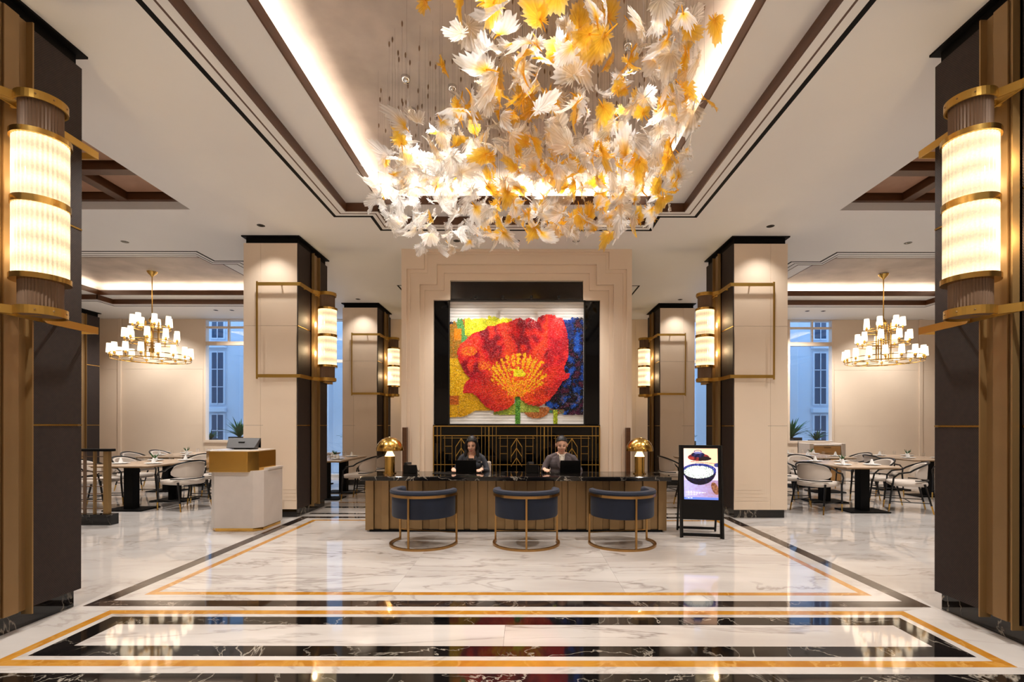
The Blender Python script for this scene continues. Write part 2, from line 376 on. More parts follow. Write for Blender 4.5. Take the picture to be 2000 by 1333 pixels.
# ------------------------------------------------------------------ floor
floor = sroot('floor')
o = MB().box(X0, X1, Y0, Y1+.3, -.12, -.02).build('floor_bed', M['darkband'], floor)
GAP = .0007
def slab(name, x0, x1, y0, y1, mat):
    return MB().box(x0+GAP, x1-GAP, y0+GAP, y1-GAP, -.02, 0).build(name, mat, floor)
def slabs(x0, x1, y0, y1, nx, ny, mat, name='marble_slab'):
    for i in range(nx):
        for j in range(ny):
            slab(name, x0+(x1-x0)*i/nx, x0+(x1-x0)*(i+1)/nx, y0+(y1-y0)*j/ny, y0+(y1-y0)*(j+1)/ny, mat)
def frame(x0, x1, y0, y1, wx, wy, mat, name, n=(1, 1)):
    # mitred rectangle band
    def quad(p):
        MB().prism(p, -.02, 0).build(name, mat, floor)
    g = GAP
    a, b, c, d = (x0, y0), (x1, y0), (x1, y1), (x0, y1); A, B, C, D = (x0+wx, y0+wy), (x1-wx, y0+wy), (x1-wx, y1-wy), (x0+wx, y1-wy)
    quad([a, b, B, A]); quad([b, c, C, B]); quad([c, d, D, C]); quad([d, a, A, D])
HX = 3.28
# outer fields
slabs(X0, XC-HX, Y0, Y1+.3, 6, 10, M['white']); slabs(XC+HX, X1, Y0, Y1+.3, 6, 10, M['white'])
# far carpet
frame(XC-HX, XC+HX, 3.797, 7.55, .13, .13, M['darkband'], 'dark_marble_band')
frame(XC-HX+.13, XC+HX-.13, 3.927, 7.42, .145, .13, M['white'], 'white_marble_band')
frame(XC-HX+.275, XC+HX-.275, 4.057, 7.29, .07, .07, M['gold'], 'golden_onyx_band')
slabs(XC-HX+.345, XC+HX-.345, 4.127, 7.22, 3, 2, M['whitevein'])
# near carpet
frame(XC-HX, XC+HX, 2.773, 3.797, .28, .08, M['white'], 'white_marble_band')
frame(XC-3.0, XC+3.0, 2.853, 3.717, .075, .075, M['gold'], 'golden_onyx_band')
frame(XC-2.925, XC+2.925, 2.928, 3.642, .05, .05, M['white'], 'white_marble_band')
frame(XC-2.875, XC+2.875, 2.978, 3.592, .15, .14, M['black'], 'black_marble_band')
slabs(XC-2.725, XC+2.725, 3.118, 3.452, 2, 1, M['whitevein'])
# foreground bands and the hall behind the camera
slab('black_marble_band', XC-HX, XC+HX, 2.63, 2.773, M['black'])
slabs(XC-HX, XC+HX, Y0, 2.63, 3, 3, M['whitevein'])
# beyond the far carpet
slab('white_marble_band', XC-HX, XC+HX, 7.55, 7.76, M['white'])
slab('black_marble_band', XC-HX, XC+HX, 7.76, 7.85, M['black'])
slabs(XC-HX, XC+HX, 7.85, 8.35, 2, 1, M['white'])
slab('black_marble_band', XC-HX, XC+HX, 8.35, 8.47, M['black'])
slabs(XC-HX, XC+HX, 8.47, 8.9, 2, 1, M['whitevein'])
slab('golden_onyx_band', XC-HX, XC+HX, 8.9, 8.98, M['gold'])
slabs(XC-HX, XC+HX, 8.98, Y1+.3, 3, 3, M['whitevein'])

# ------------------------------------------------------------------ ceiling
ceiling = sroot('ceiling')
def grid_plate(xs, ys, hole, z0, z1):
    xs = sorted(set(round(x, 5) for x in xs)); ys = sorted(set(round(y, 5) for y in ys)); mb = MB()
    for i in range(len(xs)-1):
        for j in range(len(ys)-1):
            if not hole((xs[i]+xs[i+1])/2, (ys[j]+ys[j+1])/2): mb.box(xs[i], xs[i+1], ys[j], ys[j+1], z0, z1)
    return mb
class Coffer:
    def __init__(s, cx, hw, y0, y1): s.cx, s.hw, s.y0, s.y1 = cx, hw, y0, y1
    def inset(s, d): return (s.hw-d, s.y0+d, s.y1-d)
    def poly(s, d, nx, ny):
        hw, y0, y1 = s.inset(d); c = s.cx
        return [(c-hw, y0+ny), (c-hw+nx, y0+ny), (c-hw+nx, y0), (c+hw-nx, y0), (c+hw-nx, y0+ny), (c+hw, y0+ny),
                (c+hw, y1-ny), (c+hw-nx, y1-ny), (c+hw-nx, y1), (c-hw+nx, y1), (c-hw+nx, y1-ny), (c-hw, y1-ny)]
    def inside(s, x, y, d, nx, ny):
        hw, y0, y1 = s.inset(d); dx = abs(x-s.cx)
        return (dx < hw and y0+ny < y < y1-ny) or (dx < hw-nx and y0 < y < y1)
    def brk(s, d, nx, ny):
        hw, y0, y1 = s.inset(d)
        return [s.cx-hw, s.cx-hw+nx, s.cx+hw-nx, s.cx+hw], [y0, y0+ny, y1-ny, y1]
NX, NY = .44, .43
coffers = [Coffer(XC, 2.505, -1.0, 7.26), Coffer(XC-DCX, 2.77, 8.12, 11.9), Coffer(XC+DCX, 2.77, 8.12, 11.9)]
woodbays = [(X0+.6, XC-4.32, 1.2, 6.57), (XC+4.32, X1-.6, 1.2, 6.57)]
xs, ys = [X0, X1], [Y0, Y1+.3]
for c in coffers: a, b_ = c.brk(.235, NX, NY); xs += a; ys += b_
for w in woodbays: xs += [w[0], w[1]]; ys += [w[2], w[3]]
def hole(x, y):
    return any(c.inside(x, y, .235, NX, NY) for c in coffers) or any(w[0] < x < w[1] and w[2] < y < w[3] for w in woodbays)
grid_plate(xs, ys, hole, CEIL, CEIL+.03).build('ceiling_board', M['ceil'], ceiling)
MB().box(X0-.2, X1+.2, Y0-.2, Y1+.4, 5.2, 5.3).build('sky_block_slab', M['ceil'], ceiling)  # unseen slab added above the ceiling to keep sky light out
def strip_loop(poly, w, z0, z1, name, mat, outward=True):
    """closed axis-aligned strip inside the polygon line"""
    mb = MB(); n = len(poly)
    for i in range(n):
        (xa, ya), (xb, yb) = poly[i], poly[(i+1) % n]
        if abs(xa-xb) < 1e-6: mb.box(xa-w/2, xa+w/2, min(ya, yb)-w/2, max(ya, yb)+w/2, z0, z1)
        else: mb.box(min(xa, xb)-w/2, max(xa, xb)+w/2, ya-w/2, ya+w/2, z0, z1)
    return mb.build(name, mat, ceiling)
for ci, c in enumerate(coffers):
    lw = .045 if ci == 0 else .035
    strip_loop(c.poly(.022, .505, .47), lw, CEIL-.002, CEIL+.01, 'black_inlay_line', M['blackpaint'])
    strip_loop(c.poly(.13, .48, .45), .018, CEIL-.0015, CEIL+.01, 'brown_inlay_line', M['brownline'] if ci == 0 else M['blackpaint'])
    strip_loop(c.poly(.235-.006, NX, NY), .014, CEIL-.004, CEIL+.115, 'walnut_fascia', M['woodtrim'])
    hw, y0, y1 = c.inset(.69); y0 -= .06; y1 += .06
    rx = (c.cx-hw, c.cx+hw)
    a, b_ = c.brk(.235, NX, NY); a += [rx[0], rx[1]]; b_ += [y0, y1]
    grid_plate(a, b_, lambda x, y: (not c.inside(x, y, .235, NX, NY)) or (rx[0] < x < rx[1] and y0 < y < y1), 4.39, 4.41).build('soffit_board', M['ceil'], ceiling)
    R = [(rx[0], y0), (rx[1], y0), (rx[1], y1), (rx[0], y1)]
    strip_loop(R, .014, 4.385, 4.50, 'walnut_fascia', M['woodtrim'])
    zt = 4.75 if ci == 0 else 4.68; pk = .26
    vs = []; fs = []; nk = 9; cwid, zb_ = .42, 4.42
    for k in range(nk+1):
        a_ = pi/2*k/nk; d = -pk+cwid*(1-cos(a_)); z = zb_+(zt-zb_)*sin(a_)
        vs += [(rx[0]+d, y0+d, z), (rx[1]-d, y0+d, z), (rx[1]-d, y1-d, z), (rx[0]+d, y1-d, z)]
    for k in range(nk):
        for q in range(4): fs.append((k*4+q, k*4+(q+1) % 4, k*4+4+(q+1) % 4, k*4+4+q))
    MB().add(vs, fs).build('cove_curve', M['taupe'], ceiling, smooth=True)
    d = -pk+cwid; MB().box(rx[0]+d, rx[1]-d, y0+d, y1-d, zt, zt+.02).build('plaster_panel', M['taupe'], ceiling)
# inlay rectangle behind the portal
strip_loop([(XC-2.48, 10.1), (XC+2.48, 10.1), (XC+2.48, 12.6), (XC-2.48, 12.6)], .035, CEIL-.002, CEIL+.01, 'black_inlay_line', M['blackpaint'])
# wooden coffered bays
for w in woodbays:
    x0, x1, y0, y1 = w
    mb = MB().box(x0, x1, y1-.012, y1, CEIL, 4.385).box(x0, x1, y0, y0+.012, CEIL, 4.385).box(x0, x0+.012, y0, y1, CEIL, 4.385).box(x1-.012, x1, y0, y1, CEIL, 4.385)
    mb.build('bay_fascia', M['ceil'], ceiling)
    s = 1 if x0 > 0 else -1
    xa = x0 if s > 0 else x1
    nx = int((x1-x0)/.82); ny = int((y1-y0)/.76)
    px = (x1-x0)/nx; py = (y1-y0)/ny
    MB().box(x0, x1, y0, y1, 4.52, 4.54).build('bay_backing', M['woodpan'], ceiling)
    for i in range(nx+1):
        xx = x0+i*px
        MB().box(max(x0, xx-.07), min(x1, xx+.07), y0, y1, 4.385, 4.5).build('walnut_beam', M['woodtrim'], ceiling, bevel=.006)
    for j in range(ny+1):
        yy = y0+j*py
        for i in range(nx):
            MB().box(x0+i*px+.07, x0+(i+1)*px-.07, max(y0, yy-.07), min(y1, yy+.07), 4.385, 4.5).build('walnut_beam', M['woodtrim'], ceiling, bevel=.006)
    for i in range(nx):
        for j in range(ny):
            MB().box(x0+i*px+.1, x0+(i+1)*px-.1, y0+j*py+.1, y0+(j+1)*py-.1, 4.47, 4.52).build('walnut_panel', M['woodpan'], ceiling, bevel=.01)

# ------------------------------------------------------------------ walls
ZB = [0, 1.4, 2.915, CEIL]
def panel_wall(root, x0, x1, y, holes, joints, th=.15, flip=1):
    """panelled wall along X, face at y; holes (xa,xb,za,zb)"""
    xs = sorted(set([x0, x1]+list(joints)+[h for q in holes for h in q[:2]]))
    for i in range(len(xs)-1):
        a, b = xs[i], xs[i+1]; mid = (a+b)/2
        hs = [q for q in holes if q[0] < mid < q[1]]
        if not hs: zs = list(zip(ZB[:-1], ZB[1:]))
        else:
            q = hs[0]; zs = []
            for za, zb in zip(ZB[:-1], ZB[1:]):
                if zb <= q[2] or za >= q[3]: zs.append((za, zb))
                else:
                    if za < q[2]: zs.append((za, q[2]))
                    if zb > q[3]: zs.append((q[3], zb))
        for za, zb in zs:
            MB().box(a+.0012, b-.0012, y, y+.02, za+.0015, zb-.0015).build('wall_panel', M['cream'], root)
            MB().box(a, b, y+.02, y+th, za, zb).build('wall_backing', M['creamtrim'], root)
wb = sroot('wall_back')
WINS = [(-9.1+.37, -6.55, .93, CEIL-.02), (XC+7.15-.02, XC+8.45, .93, CEIL-.02)]
WINS = [(-8.68, -7.2, .93, 4.26), (7.1, 8.35, .93, 4.26), (-5.4, -4.45, .0, 4.26), (4.2, 5.15, .0, 4.26)]
panel_wall(wb, X0, X1, Y1, WINS, [-11.0, -10.9, -6, -3, 0, 3, 6, 10.65, 10.75])
for x in (-10.95, 10.7): MB().box(x-.05, x+.05, Y1-.04, Y1, 0, CEIL).build('pilaster', M['creamtrim'], wb, bevel=.01)
for nm, x in (('wall_left', X0), ('wall_right', X1)):
    r = sroot(nm)
    for k in range(5):
        for za, zb in zip(ZB[:-1], ZB[1:]):
            MB().box(x-.15 if x < 0 else x, x if x < 0 else x+.15, Y0+k*3.42, Y0+(k+1)*3.42-.006, za+.003, zb-.003).build('wall_panel', M['cream'], r)
r = sroot('wall_front')
for k in range(8):
    for za, zb in zip(ZB[:-1], ZB[1:]):
        MB().box(X0+k*3.2125, X0+(k+1)*3.2125-.006, Y0-.15, Y0, za+.003, zb-.003).build('wall_panel', M['cream'], r)
MB().box(X0-.2, X1+.2, Y0-.2, Y0-.16, 0, 5.2).build('wall_backing', M['creamtrim'], r)
MB().box(X0-.2, X0-.16, Y0-.2, Y1+.3, 0, 5.2).build('wall_backing', M['creamtrim'], bpy.data.objects['wall_left'])
MB().box(X1+.16, X1+.2, Y0-.2, Y1+.3, 0, 5.2).build('wall_backing', M['creamtrim'], bpy.data.objects['wall_right'])
MB().box(X0-.2, X1+.2, Y1+.16, Y1+.2, 4.25, 5.2).build('wall_backing', M['creamtrim'], wb)
# windows
for wi, (xa, xb, za, zb) in enumerate(WINS[:2]):
    r = sroot('window_%d' % (wi+1)); y = Y1
    f = MB().box(xa, xa+.06, y-.03, y+.12, za, zb).box(xb-.06, xb, y-.03, y+.12, za, zb).box(xa+.06, xb-.06, y-.03, y+.12, za, za+.07)
    f.build('window_frame', M['creamtrim'], r, bevel=.004)
    zt = 3.62
    MB().box(xa+.06, xb-.06, y-.01, y+.1, zt-.05, zt+.05).build('transom', M['creamtrim'], r, bevel=.004)
    MB().box(xa+.06, xb-.06, y, y+.09, 4.03, 4.08).build('glazing_bar', M['creamtrim'], r)
    xm = xa+(xb-xa)*(.44 if wi == 0 else .55)
    MB().box(xm-.02, xm+.02, y+.01, y+.08, zt+.05, zb).build('glazing_bar', M['creamtrim'], r)
    MB().box(xa+.06, xb-.06, y+.05, y+.056, za+.07, zt-.05).build('pane', M['glass'], r)
    MB().box(xa+.06, xb-.06, y+.05, y+.056, zt+.05, 4.03).build('pane', M['glass'], r)
    MB().box(xa+.06, xb-.06, y+.05, y+.056, 4.08, zb).build('pane', M['glass'], r)
for di, (xa, xb, za, zb) in enumerate(WINS[2:]):
    r = sroot('door_%d' % (di+1)); y = Y1
    MB().box(xa, xa+.05, y-.02, y+.1, 0, zb).box(xb-.05, xb, y-.02, y+.1, 0, zb).box(xa+.05, xb-.05, y-.02, y+.1, 3.1, 3.18).box(xa+.05, xb-.05, y-.02, y+.1, 0, .08).build('door_frame', M['ceil'], r, bevel=.004)
    MB().box(xa+.05, xb-.05, y+.04, y+.05, .08, 3.1).build('pane', M['glass'], r)
    MB().box(xa+.05, xb-.05, y+.04, y+.05, 3.18, zb).build('pane', M['glass'], r)
    hx = xb-.2 if di == 0 else xa+.2
    h = MB().box(hx-.1, hx-.02, y-.09, y-.06, .9, 1.85).build('door_handle', M['fluted'], r, bevel=.004)
    MB().tube([(hx+.02, y-.1, .85), (hx+.02, y-.1, 1.9)], .012).tube([(hx-.06, y-.08, 1.87), (hx+.02, y-.1, 1.87)], .01).tube([(hx-.06, y-.08, .88), (hx+.02, y-.1, .88)], .01).tube([(hx+.02, y-.1, 1.4), (hx+.02, y+.04, 1.4)], .01).build('door_handle_rod', M['chrome'], r)

# ------------------------------------------------------------------ outside buildings and plants
def facade(name, label, x0, x1, y, cols, side):
    t = thing(name, label, 'building', ((x0+x1)/2, y, -.2)); cx = (x0+x1)/2
    MB().box(x0-cx, x1-cx, 0, .4, 0, 8).build('wall', M['facade'], t)
    for (px, pw, pd) in cols: MB().box(px-cx-pw/2, px-cx+pw/2, -pd, .05, 0, 8).build('pilaster', M['facade'], t, bevel=.03)
    return t
for sx in (-1, 1):
    xs_ = (-14.2, -5.2) if sx < 0 else (5.0, 14.0)
    lab = 'pale blue-lit facade with sash windows outside the %s window' % ('left' if sx < 0 else 'right')
    base = -10.35 if sx < 0 else 9.95   # window column axis seen through the glass
    t = facade('neighbouring_building', lab, xs_[0], xs_[1], 16.6, [(base-sx*1.0, .34, .22), (base-sx*1.32, .2, .3), (base-sx*1.75, .3, .14), (-6.2 if sx < 0 else 5.9, .4, .2), (base+sx*.9, .3, .2)], sx)
    cx = (xs_[0]+xs_[1])/2
    for wx in (base, base+sx*.62+0):
        for (za, zb) in ((.3, 2.0), (2.3, 4.1), (4.5, 6.3)):
            wo = MB().box(wx-cx-.24, wx-cx+.24, -.05, .02, za, zb).build('window', M['facade'], t)
            MB().box(wx-cx-.19, wx-cx+.19, -.056, -.04, za+.05, zb-.05).build('pane', M['facadeglass'], wo)
            g = MB().box(wx-cx-.012, wx-cx+.012, -.075, -.05, za, zb)
            for q in (.33, .66): g.box(wx-cx-.19, wx-cx+.19, -.075, -.05, za+(zb-za)*q-.012, za+(zb-za)*q+.012)
            g.build('glazing_bars', M['facade'], wo)
        MB().box(wx-cx-.3, wx-cx+.3, -.15, 0, 2.05, 2.2).box(wx-cx-.3, wx-cx+.3, -.15, 0, 4.2, 4.35).build('cornice', M['facade'], t, bevel=.02)
def plant(x, y, z, s, lab, n=34, seed=1, grp='plants outside the windows'):
    rnd = random.Random(seed)
    t = thing('strap_leaf_plant', lab, 'plant', (x, y, z), 0, grp)
    MB().box(-.22*s, .22*s, -.14, .14, -.2-z, 0.02).build('planter_box', M['darkstone'], t)
    for i in range(n):
        a = rnd.uniform(0, 2*pi); L = s*rnd.uniform(.35, .62); lean = rnd.uniform(.25, 1.1); w = .034*s
        vs = []; fs = []
        for k in range(7):
            q = k/6; rr = L*sin(lean)*q+L*.18*q*q; zz = L*cos(lean*.7)*q-L*.35*lean*q*q
            ww = w*(1-q**2.2)+.001
            px, py = -sin(a), cos(a)
            vs += [(rr*cos(a)+px*ww, rr*sin(a)+py*ww, zz+.006), (rr*cos(a), rr*sin(a), zz), (rr*cos(a)-px*ww, rr*sin(a)-py*ww, zz+.006)]
        for k in range(6):
            fs += [(k*3, k*3+1, k*3+4, k*3+3), (k*3+1, k*3+2, k*3+5, k*3+4)]
        MB().add(vs, fs).build('leaf', M['leafplant'], t, smooth=True)
    return t
plant(-9.1, 14.25, 1.0, .55, 'shorter strap-leaf plant outside the left window, against its outer side', 36, 3)
plant(-8.3, 14.3, 1.05, 1.1, 'taller strap-leaf plant outside the left window, beside the podium monitor', 44, 4)
plant(7.75, 14.3, 1.05, 1.1, 'taller strap-leaf plant outside the right window beside the column', 44, 5)
plant(8.45, 14.25, .98, .75, 'shorter strap-leaf plant outside the right window above the sideboard', 36, 6)
plant(-5.0, 14.1, .95, .75, 'small plant seen through the left glass door', 20, 8)
plant(4.7, 14.1, .95, .75, 'small plant seen through the right glass door', 20, 9)
struct(MB().box(-16, 16, Y1+.3, 19, -.3, -.2).build('ground', M['stonewhite']))

# ================================================================== COLUMNS
CW, CD = .83, 1.1
def column(cx, cy, s, label, front=True, panel=True):
    """s=+1: woven face looks to +X"""
    t = thing('column', label, 'column', (cx, cy, 0), 0, 'panelled columns of the hall')
    MB().box(-.385, .385, -.52, .52, 0, .13).build('plinth', M['black'], t, bevel=.003)
    MB().box(-.40, .40, -.535, .535, .13, 4.17).build('core', M['blackpaint'], t)
    MB().box(-.39, .39, -.525, .525, 4.17, CEIL-.001).build('cap', M['blackpaint'], t)
    MB().box(-.44, .44, -.575, .575, CEIL-.018, CEIL-.0005).build('cap_lip', M['blackpaint'], t)
    secs = [(.13, 1.393), (1.407, 2.908), (2.922, 4.17)]
    for sd in (s, -s):
        e_ = .55 if sd == s else .534
        for ya, yb in ((-e_, -.115), (.115, e_)):
            for za, zb in secs:
                MB().box(sd*.40, sd*.415, ya, yb, za, zb).build('woven_panel', M['weave'], t, bevel=.002)
            for z in (1.4, 2.915):
                MB().box(sd*.40, sd*.4175, ya, yb, z-.006, z+.006).build('brass_line', M['brass'], t)
        MB().box(sd*.40, sd*.43, -.115, .115, .13, 4.17).build('bronze_channel', M['bronzedeep'], t)
        for y in (-.115, .107):
            MB().box(sd*.40, sd*.475, y, y+.01, .10, 4.17).build('channel_fin', M['bronze'], t)
        MB().box(sd*.43, sd*.445, -.05, .05, .13, 4.17).build('channel_rib', M['bronzedeep'], t, bevel=.004)
    for fy in (-1, 1):
        xa, xb, xj = -s*.415, s*.398, -s*.155
        for za, zb in ((.125, 1.3985), (1.4015, 2.9135), (2.9165, 4.17)):
            for p, q in ((xa, xj-s*.0012), (xj+s*.0012, xb)):
                MB().box(p, q, fy*.535, fy*.55, za, zb).build('cream_panel', M['cream'], t, bevel=.0015)
        # stepped L-shaped relief on the inner part
        for k, (dx, dz) in enumerate(((.04, .10), (.075, .15), (.11, .20), (.145, .25))):
            x_ = xj+s*dx; zl, zh = .15+dz*1.1, 2.9-dz*.55
            th = .003+.003*k
            MB().box(x_, xb-s*.002, fy*.55, fy*(.55+th), zl, zh).build('relief_step', M['cream'], t, bevel=.001)
    return t
COLS = [(-3.86, 3.27, 1, 'near left column in dark woven leather with a bronze channel'),
        (XC+3.295+.415, 3.24, -1, 'near right column in dark woven leather with a bronze channel'),
        (-3.86, 8.015, 1, 'cream-fronted column left of the reception desk, behind the podium'),
        (XC+3.295+.415, 8.015, -1, 'cream-fronted column right of the desk, behind the digital sign'),
        (-3.87, 12.1, 1, 'smaller far cream-fronted column left of the portal'),
        (XC+3.295+.415, 12.1, -1, 'smaller far cream-fronted column right of the portal'),
        (-11.36, 12.1, 1, 'far dark column at the left edge of the dining area')]
for c in COLS: column(*c)

# ------------------------------------------------------------------ sconces
def sconce_proto():
    """origin on the column face centre, +X away from the column; z absolute"""
    t = thing('wall_sconce', 'x', 'lamp'); ax = .225
    n = 64
    MB().lathe([(.137, 2.375), (.137, 3.285)], 72, (ax, 0, 0), ribs=1, ribamp=.006, cap=False).build('ribbed_glass', M['sconce'], t)
    for z, h, r in ((3.275, .035, .156), (2.835, .045, .150), (2.345, .035, .156)):
        mb = MB(); mb.lathe([(r-.012, z), (r, z), (r, z+h), (r-.012, z+h)], 48, (ax, 0, 0)); mb.build('brass_ring', M['brass'], t, smooth=True)
    for z0, z1 in ((3.31, 3.53), (2.13, 2.345)):
        MB().lathe([(.108, z0), (.108, z1)], 80, (ax, 0, 0), ribs=1, ribamp=.006).build('fluted_end', M['fluted'], t)
    for z in (3.5, 2.115):
        c = [(ax+.132*cos(a), .132*sin(a), z+.03) for a in [pi*(-.72)+pi*1.44*i/26 for i in range(27)]]
        path = [(.065, -.62, z+.03), (.065, -.24, z+.03), (.075, -.19, z+.03)]+c+[(.075, .19, z+.03), (.065, .24, z+.03), (.065, .62, z+.03)]
        mb = MB().tube(path, 0, flat=(.01, .055)); mb.build('bracket_band', M['brassy'], t)
        MB().tube([(.065, -.24, z+.03), (.065, .24, z+.03)], 0, flat=(.012, .05)).tube([(.0, -.35, z+.03), (.065, -.35, z+.03)], .012).tube([(.0, .35, z+.03), (.065, .35, z+.03)], .012).tube([(.03, 0, z+.03), (ax, 0, z+.03)], .02).build('bracket_bar', M['brassy'], t)
        for a in (-.5, -.17, .17, .5):
            MB().ell((ax+.138*cos(a*2.0), .138*sin(a*2.0), z+.03), (.006, .006, .006), 8, 6).build('screw', M['bronze'], t)
        # arm returning over the front of the column
        for y in (-.62, .62):
            MB().tube([(.065, y, z+.03), (-.60, y, z+.03)], 0, flat=(.01, .05)).tube([(-.25, y, z+.03), (-.25, y*.885, z+.03)], .01).build('front_arm', M['brassy'], t)
    for y in (-.62, .62):
        MB().box(-.60, -.575, y-.006, y+.006, 2.10, 3.57).build('upright_bar', M['brassy'], t)
    return t
sp0 = sconce_proto()
SC = [(-3.86, 3.27, 1, 'largest lit ribbed-glass wall sconce, on the near left column'),
      (XC+3.295+.415, 3.24, -1, 'largest lit ribbed-glass wall sconce, on the near right column'),
      (-3.86, 8.015, 1, 'lit ribbed-glass sconce on the column behind the podium'),
      (XC+3.295+.415, 8.015, -1, 'lit ribbed-glass sconce on the column behind the digital sign'),
      (-3.87, 12.1, 1, 'small far ribbed-glass sconce left of the portal'),
      (XC+3.295+.415, 12.1, -1, 'small far ribbed-glass sconce right of the portal')]
for i, (cx, cy, s, lab) in enumerate(SC):
    o = sp0 if i == 0 else copy_tree(sp0)
    o.location = (cx+s*.415, cy, 0); o.rotation_euler = (0, 0, 0 if s > 0 else pi)
    o['label'] = lab; o['group'] = 'ribbed glass wall sconces'
    for z, dy in ((2.6, -.175), (3.08, -.175), (2.6, .175), (3.08, .175)): light('POINT', (cx+s*(.415+.10), cy+dy, z), 4.5, (1, .72, .40), shadow_soft_size=.03)

# ================================================================== PORTAL
PY = 8.0
portal = thing('portal_surround', 'cream stepped art-deco portal framing the poppy mosaic', 'portal', (XC, PY, 0))
def arch_frame(outer, inner, y0, y1, name, mat):
    """region between two stepped outlines (hw_low, z_low, hw_up, z_up)"""
    def ins(x, z, o): ax = abs(x); return (ax < o[0] and z < o[1]) or (ax < o[2] and z < o[3])
    xs = sorted(set([s*v for o in (outer, inner) for v in (o[0], o[2]) for s in (-1, 1)])); zs = sorted(set([0]+[v for o in (outer, inner) for v in (o[1], o[3])]))
    mb = MB()
    for i in range(len(xs)-1):
        for j in range(len(zs)-1):
            x, z = (xs[i]+xs[i+1])/2, (zs[j]+zs[j+1])/2
            if ins(x, z, outer) and not ins(x, z, inner): mb.box(xs[i], xs[i+1], y0, y1, zs[j], zs[j+1])
    bm = bmesh.new(); me = mb.mesh(name); bm.from_mesh(me); bmesh.ops.remove_doubles(bm, verts=bm.verts, dist=1e-5); bm.to_mesh(me); bm.free()
    me.materials.append(mat); return link(name, me, portal)
OUT = (1.876, CEIL-.001, 1.876, CEIL-.001)
FA = (1.793, 3.953, 1.508, 4.238); FA2 = (1.74, 3.90, 1.46, 4.20)
FB = (1.591, 3.716, 1.311, 4.048); FB2 = (1.52, 3.633, 1.20, 3.918); FC = (1.378, 3.479, 1.10, 3.80)
for k, (a, b_) in enumerate(((OUT, FA), (FA, FA2), (FA2, FB), (FB, FB2), (FB2, FC))):
    arch_frame(a, b_, [0, .035, .05, .10, .125][k], .55, 'stepped_frame', M['creamtrim'])
MB().box(-1.876, 1.876, .45, .6, 0, CEIL-.001).build('rear_wall', M['cream'], portal)
# recess
MB().box(-1.4, 1.4, .30, .45, 0, 3.85).build('recess_back', M['blackpaint'], portal)
MB().box(-1.10, 1.10, .20, .30, 3.50, 3.80).build('lintel_panel', M['darkstone'], portal)
for s in (-1, 1): MB().box(s*1.135, s*1.378, .19, .22, 1.42, 3.48).build('black_glass_panel', M['blackglass'], portal)
MB().box(-1.378, 1.378, .10, .30, 1.385, 1.41).build('ledge', M['blackpaint'], portal)
for s in (-1, 1): MB().box(s*1.80-.035, s*1.80+.035, -.10, -.0, 0, 1.37).build('bronze_post', M['woodtrim'], portal, bevel=.003)
# mosaic
AW, AZ0, AZ1 = 1.115, 1.43, 3.475
art = thing('mosaic_artwork', 'large mosaic of a red and yellow poppy, dark blue to its right', 'artwork', (XC, PY+.20, 0))
MB().box(-AW, AW, .02, .06, AZ0, AZ1).build('white_backing', M['porcelain'], art)
rb = MB()
for k in range(40): rb.box(-AW, AW, .008, .02, AZ0+.0+k*.0511, AZ0+.0+k*.0511+.044)
rb.build('white_ribs', M['porcelain'], art)
MB().box(-AW-.02, -AW, -.04, .06, AZ0, AZ1).box(AW, AW+.02, -.04, .06, AZ0, AZ1).box(-AW-.02, AW+.02, -.06, .06, AZ1, AZ1+.03).box(-AW-.02, AW+.02, -.04, .06, AZ0-.02, AZ0).build('black_frame', M['blackmetal'], art)
FL = [(385,760),(410,700),(440,680),(500,625),(580,600),(600,575),(660,570),(690,555),(750,548),(790,528),(820,515),(850,535),(890,515),(940,545),(955,510),(1000,495),(1065,497),(1080,515),(1120,520),(1150,600),(1165,700),(1160,790),(1130,870),(1140,905),(1175,900),(1165,935),(1120,960),(1080,1030),(1030,1090),(960,1135),(880,1120),(830,1085),(790,1070),(785,1110),(740,1150),(650,1172),(580,1130),(520,1060),(490,1040),(430,1040),(430,1000),(450,960),(480,940),(440,900),(400,820)]
def inpoly(x, y, P):
    c = False; j = len(P)-1
    for i in range(len(P)):
        if (P[i][1] > y) != (P[j][1] > y) and x < (P[j][0]-P[i][0])*(y-P[i][1])/(P[j][1]-P[i][1])+P[i][0]: c = not c
        j = i
    return c
def nz(x, y, s=1., o=0.): return mn.noise(Vector((x*s, y*s, o)))
def mixc(a, b, t): t = max(0, min(1, t)); return tuple(a[i]*(1-t)+b[i]*t for i in range(3))
